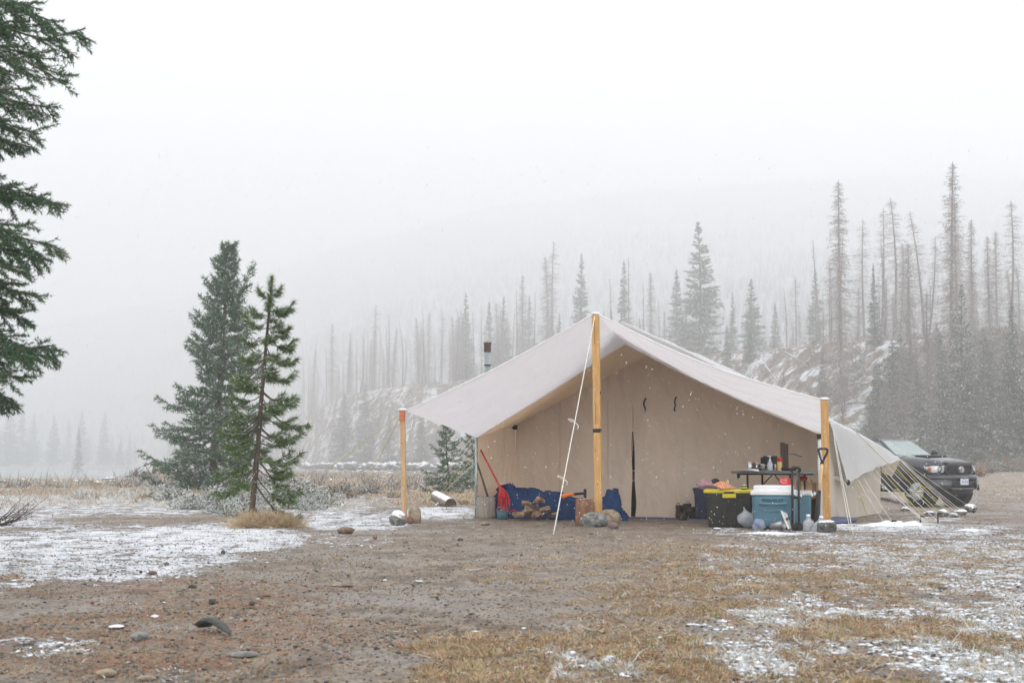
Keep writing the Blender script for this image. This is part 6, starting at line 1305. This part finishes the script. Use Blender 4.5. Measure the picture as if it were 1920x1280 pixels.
def clumps(n, pxa, pxb, ya, yb, thr, seed, h, per=26):
    rs = np.random.RandomState(seed); Y = ya * (yb / ya) ** rs.rand(n * 4); X = (rs.uniform(pxa, pxb, n * 4) - 960) / 2676 * Y; s_, g_, l_ = masks(X, Y, TZ(X, Y)); k = (g_ + 1.5 * (fbm(X * 1.6, Y * 1.6, 61, 4) - .5) > thr) & (np.hypot((X - 2.6) / 2.9, (Y - 19.5) / 3.2) > 1); X, Y = X[k][:n], Y[k][:n]; n = len(X); i = np.repeat(np.arange(n), per); N_ = n * per
    sz = (h * (.4 + rs.rand(n) ** 2))[i]; off = rs.normal(size=(N_, 2)) * (sz * .35)[:, None]; P0 = np.stack([X[i] + off[:, 0], Y[i] + off[:, 1], TZ(X, Y)[i] - .004], 1); d = nrm(np.stack([off[:, 0], off[:, 1], sz * .30], 1) / sz[:, None] + rs.normal(size=(N_, 3)) * .35); d[:, 2] = np.abs(d[:, 2]); P1 = P0 + d * sz[:, None] * rs.uniform(.5, 1.1, (N_, 1))
    V, F = blades(P0, P1, .006, rs); snowy = (SNN(X, Y) + .8 * s_[k][:n] > .84)[i]; c = rs.choice(4, n, p=(.45, .2, .12, .23))[i]; m = np.where(snowy & (rs.rand(N_) < .7), 4, np.where(rs.rand(N_) < .3, 1, c)); o = put('grass_clumps', (V, F, m), GR); o['kind'] = 'stuff'
clumps(4500, 650, 2150, 3.8, 15, .50, 81, .034); clumps(900, -250, 900, 3.8, 13, .42, 82, .045); clumps(1500, -250, 900, 15, 32, .5, 83, .10, 14)
def snowlumps(n, pxa, pxb, ya, yb, seed):
    rs = np.random.RandomState(seed); Y = ya * (yb / ya) ** rs.rand(n * 5); X = (rs.uniform(pxa, pxb, n * 5) - 960) / 2676 * Y; s_, g_, l_ = masks(X, Y, TZ(X, Y)); k = (SNN(X, Y) + .8 * s_ > .92) & (s_ > .12); X, Y = X[k][:n], Y[k][:n]; n = len(X); Z = TZ(X, Y); V0, F0 = ico(1); V0 = np.array(V0); F0 = np.array(F0)
    s2 = .0025 + .009 * rs.rand(n) ** 3; sx = s2[:, None] * np.stack([.8 + rs.rand(n), .7 + .5 * rs.rand(n), .25 + .3 * rs.rand(n)], 1); V = V0[None] * (1 + .3 * rs.normal(size=(n, len(V0), 1)).clip(-1.2, 1.2)) * sx[:, None]; V = (V + np.stack([X, Y, Z + .002 + .02 * rs.rand(n) * (s2 / .02)], 1)[:, None]).reshape(-1, 3)
    o = put('snow_clots', (V, (F0[None] + (np.arange(n) * len(V0))[:, None, None]).reshape(-1, 3)), m_snow, None, True); o['kind'] = 'stuff'
snowlumps(12000, 600, 2150, 3.8, 16, 91); snowlumps(3000, -250, 700, 3.8, 18, 92)
# loose gravel: nobody could count it
def gravel(n, seed, d0, d1, smin, smax, mats, probs, name, pxa=-150, pxb=2100):
    rs = np.random.RandomState(seed); Y = d0 * (d1 / d0) ** rs.rand(n); X = (rs.uniform(pxa, pxb, n) - 960) / 2676 * Y; Z = TZ(X, Y); V0, F0 = ico(1); V0 = np.array(V0); F0 = np.array(F0); s_ = smin * (smax / smin) ** (rs.rand(n) ** 2.2); sx = s_[:, None] * np.stack([.7 + .6 * rs.rand(n), .7 + .6 * rs.rand(n), .35 + .35 * rs.rand(n)], 1)
    th = rs.rand(n) * 6.28; J = 1 + .28 * rs.normal(size=(n, len(V0), 1)).clip(-1.2, 1.2); V = V0[None] * J * sx[:, None]; c, s2 = np.cos(th)[:, None], np.sin(th)[:, None]; Vx = V[..., 0] * c - V[..., 1] * s2; Vy = V[..., 0] * s2 + V[..., 1] * c
    V = np.stack([Vx + X[:, None], Vy + Y[:, None], V[..., 2] + (Z + sx[:, 2] * .45)[:, None]], -1).reshape(-1, 3); F = (F0[None] + (np.arange(n) * len(V0))[:, None, None]).reshape(-1, 3); m = np.repeat(rs.choice(len(mats), n, p=probs), len(F0)); o = put(name, (V, F, m), mats); o['kind'] = 'stuff'
gravel(34000, 1, 3.6, 22, .0035, .011, [m_pebble, m_st_dark, m_st_brown, m_st_tan], (.42, .20, .20, .18), 'gravel'); gravel(150, 2, 4.2, 24, .012, .028, [m_pebble, m_st_dark, m_st_brown, m_st_snow], (.4, .2, .2, .2), 'gravel')
# brush, stones and drifts that break up the meadow
rs = np.random.RandomState(15); n = 1500; D = 38 * (330 / 38) ** rs.rand(n); px = np.where(rs.rand(n) < .55, rs.uniform(-100, 600, n), rs.uniform(560, 1000, n)); X = (px - 960) / 2676 * D; Z = TZ(X, D); k = (Z > -.45) & (fbm(X * .08, D * .05, 44, 3) > .45) & ((px > 240) | (D < 50)); X, D, Z = X[k], D[k], Z[k]; n = len(X); per = 26; i = np.repeat(np.arange(n), per)
s_ = (.25 + .35 * rs.rand(n) + D * .0012)[i]; r = rs.normal(size=(n * per, 3)) * .5 * s_[:, None]; r[:, 2] = 0; P0 = np.stack([X[i], D[i], Z[i]], 1) + r; P1 = P0 + nrm(rs.normal(size=(n * per, 3)) * np.array([1, 1, .4]) + np.array([0, 0, .9])) * (s_ * (.4 + .8 * rs.rand(n * per)))[:, None]
V, F = blades(P0, P1, (.012 + .00045 * D)[i], rs); c = rs.choice(3, n, p=(.4, .25, .35)); o = put('meadow_brush', (V, F, np.where(rs.rand(n * per) < .35, 3, c[i])), [m_br1, m_br2, m_strawpale, m_fr2]); o['kind'] = 'stuff'
rs = np.random.RandomState(16); n = 500; D = 50 * (420 / 50) ** rs.rand(n); px = rs.uniform(-100, 900, n); X = (px - 960) / 2676 * D; Z = TZ(X, D); k = (Z > -1.25) & ((px > 200) | (D < 60)); X, D, Z = X[k], D[k], Z[k]; n = len(X); V0, F0 = ico(1); V0 = np.array(V0); F0 = np.array(F0); s_ = .08 + D * .0016 * rs.rand(n)
V = V0[None] * (1 + .2 * rs.normal(size=(n, len(V0), 1)).clip(-1, 1)) * s_[:, None, None] * np.array([1.6, 1.3, .6]); V = (V + np.stack([X, D, Z + s_ * .2], 1)[:, None]).reshape(-1, 3); o = put('meadow_stones', (V, (F0[None] + (np.arange(n) * len(V0))[:, None, None]).reshape(-1, 3)), m_st_snow); o['kind'] = 'stuff'
# riprap along the far foot
rs = np.random.RandomState(8); n = 420; px = rs.uniform(470, 920, n); D = np.interp(px, _px, _ft) * .80 - rs.uniform(0, 26, n); X = (px - 960) / 2676 * D; V0, F0 = ico(1); V0 = np.array(V0); F0 = np.array(F0); s_ = rs.uniform(.35, 1.2, n); V = V0[None] * (1 + .3 * rs.normal(size=(n, len(V0), 1)).clip(-1, 1)) * (s_ * .8)[:, None, None] * np.array([1, 1, .8])
V = (V + np.stack([X, D, TZ(X, D) + s_ * .5 + .3], 1)[:, None]).reshape(-1, 3); o = put('river_boulders', (V, (F0[None] + (np.arange(n) * len(V0))[:, None, None]).reshape(-1, 3)), m_st_snow2); o['kind'] = 'stuff'
# falling snow
rs = np.random.RandomState(31); n = 20000; Y = 7.5 + 22 * rs.rand(n) ** .8; X = rs.uniform(-.62, .62, n) * Y; Z = rs.uniform(.02, 1, n) * (.9 + Y * .20)
rel = np.stack([X - PL[0], Y - PL[1]], 1); k = ~((rel @ n_[:2] > -.1) & (X > -.4) & (X < 7) & (Z < 2.6)); k &= ~((np.abs(X - 1.2) < 2.6) & (Y > 15.6) & (Y < 18.6) & (Z < 2.4) & (rs.rand(n) < .7)); X, Y, Z = X[k], Y[k], Z[k]; n = len(X)
V0 = np.array([(1, 0, 0), (-1, 0, 0), (0, 1, 0), (0, -1, 0), (0, 0, 1.9), (0, 0, -1.9)]); F0 = np.array([(0, 2, 4), (2, 1, 4), (1, 3, 4), (3, 0, 4), (2, 0, 5), (1, 2, 5), (3, 1, 5), (0, 3, 5)]); s_ = rs.uniform(.0018, .0038, n)
V = V0[None] * s_[:, None, None]; V[..., 0] += V[..., 2] * rs.normal(size=(n, 1)) * .25; V = (V + np.stack([X, Y, Z], 1)[:, None]).reshape(-1, 3); o = put('falling_snow', (V, (F0[None] + (np.arange(n) * 6)[:, None, None]).reshape(-1, 3)), M('snowflake', (.86, .88, .9), (.86, .88, .9), 5, .8, trans=.3)); o['kind'] = 'stuff'
# ------------------------------------------------------------------ haze
HAZE_D, HAZE_TOP = .0022, 385.0
s = bpy.data.materials.new('haze_air'); s.use_nodes = True; t = s.node_tree; t.nodes.clear()
o = t.nodes.new('ShaderNodeOutputMaterial'); v = t.nodes.new('ShaderNodeVolumePrincipled')
v.inputs['Color'].default_value = (.985, .99, 1.0, 1); v.inputs['Density'].default_value = HAZE_D; v.inputs['Anisotropy'].default_value = .2
t.links.new(v.outputs[0], o.inputs['Volume'])
hz = put('haze', box((0, 900, HAZE_TOP / 2 - 1.8), (7600, 3100, HAZE_TOP + 3)), s); hz['kind'] = 'stuff'
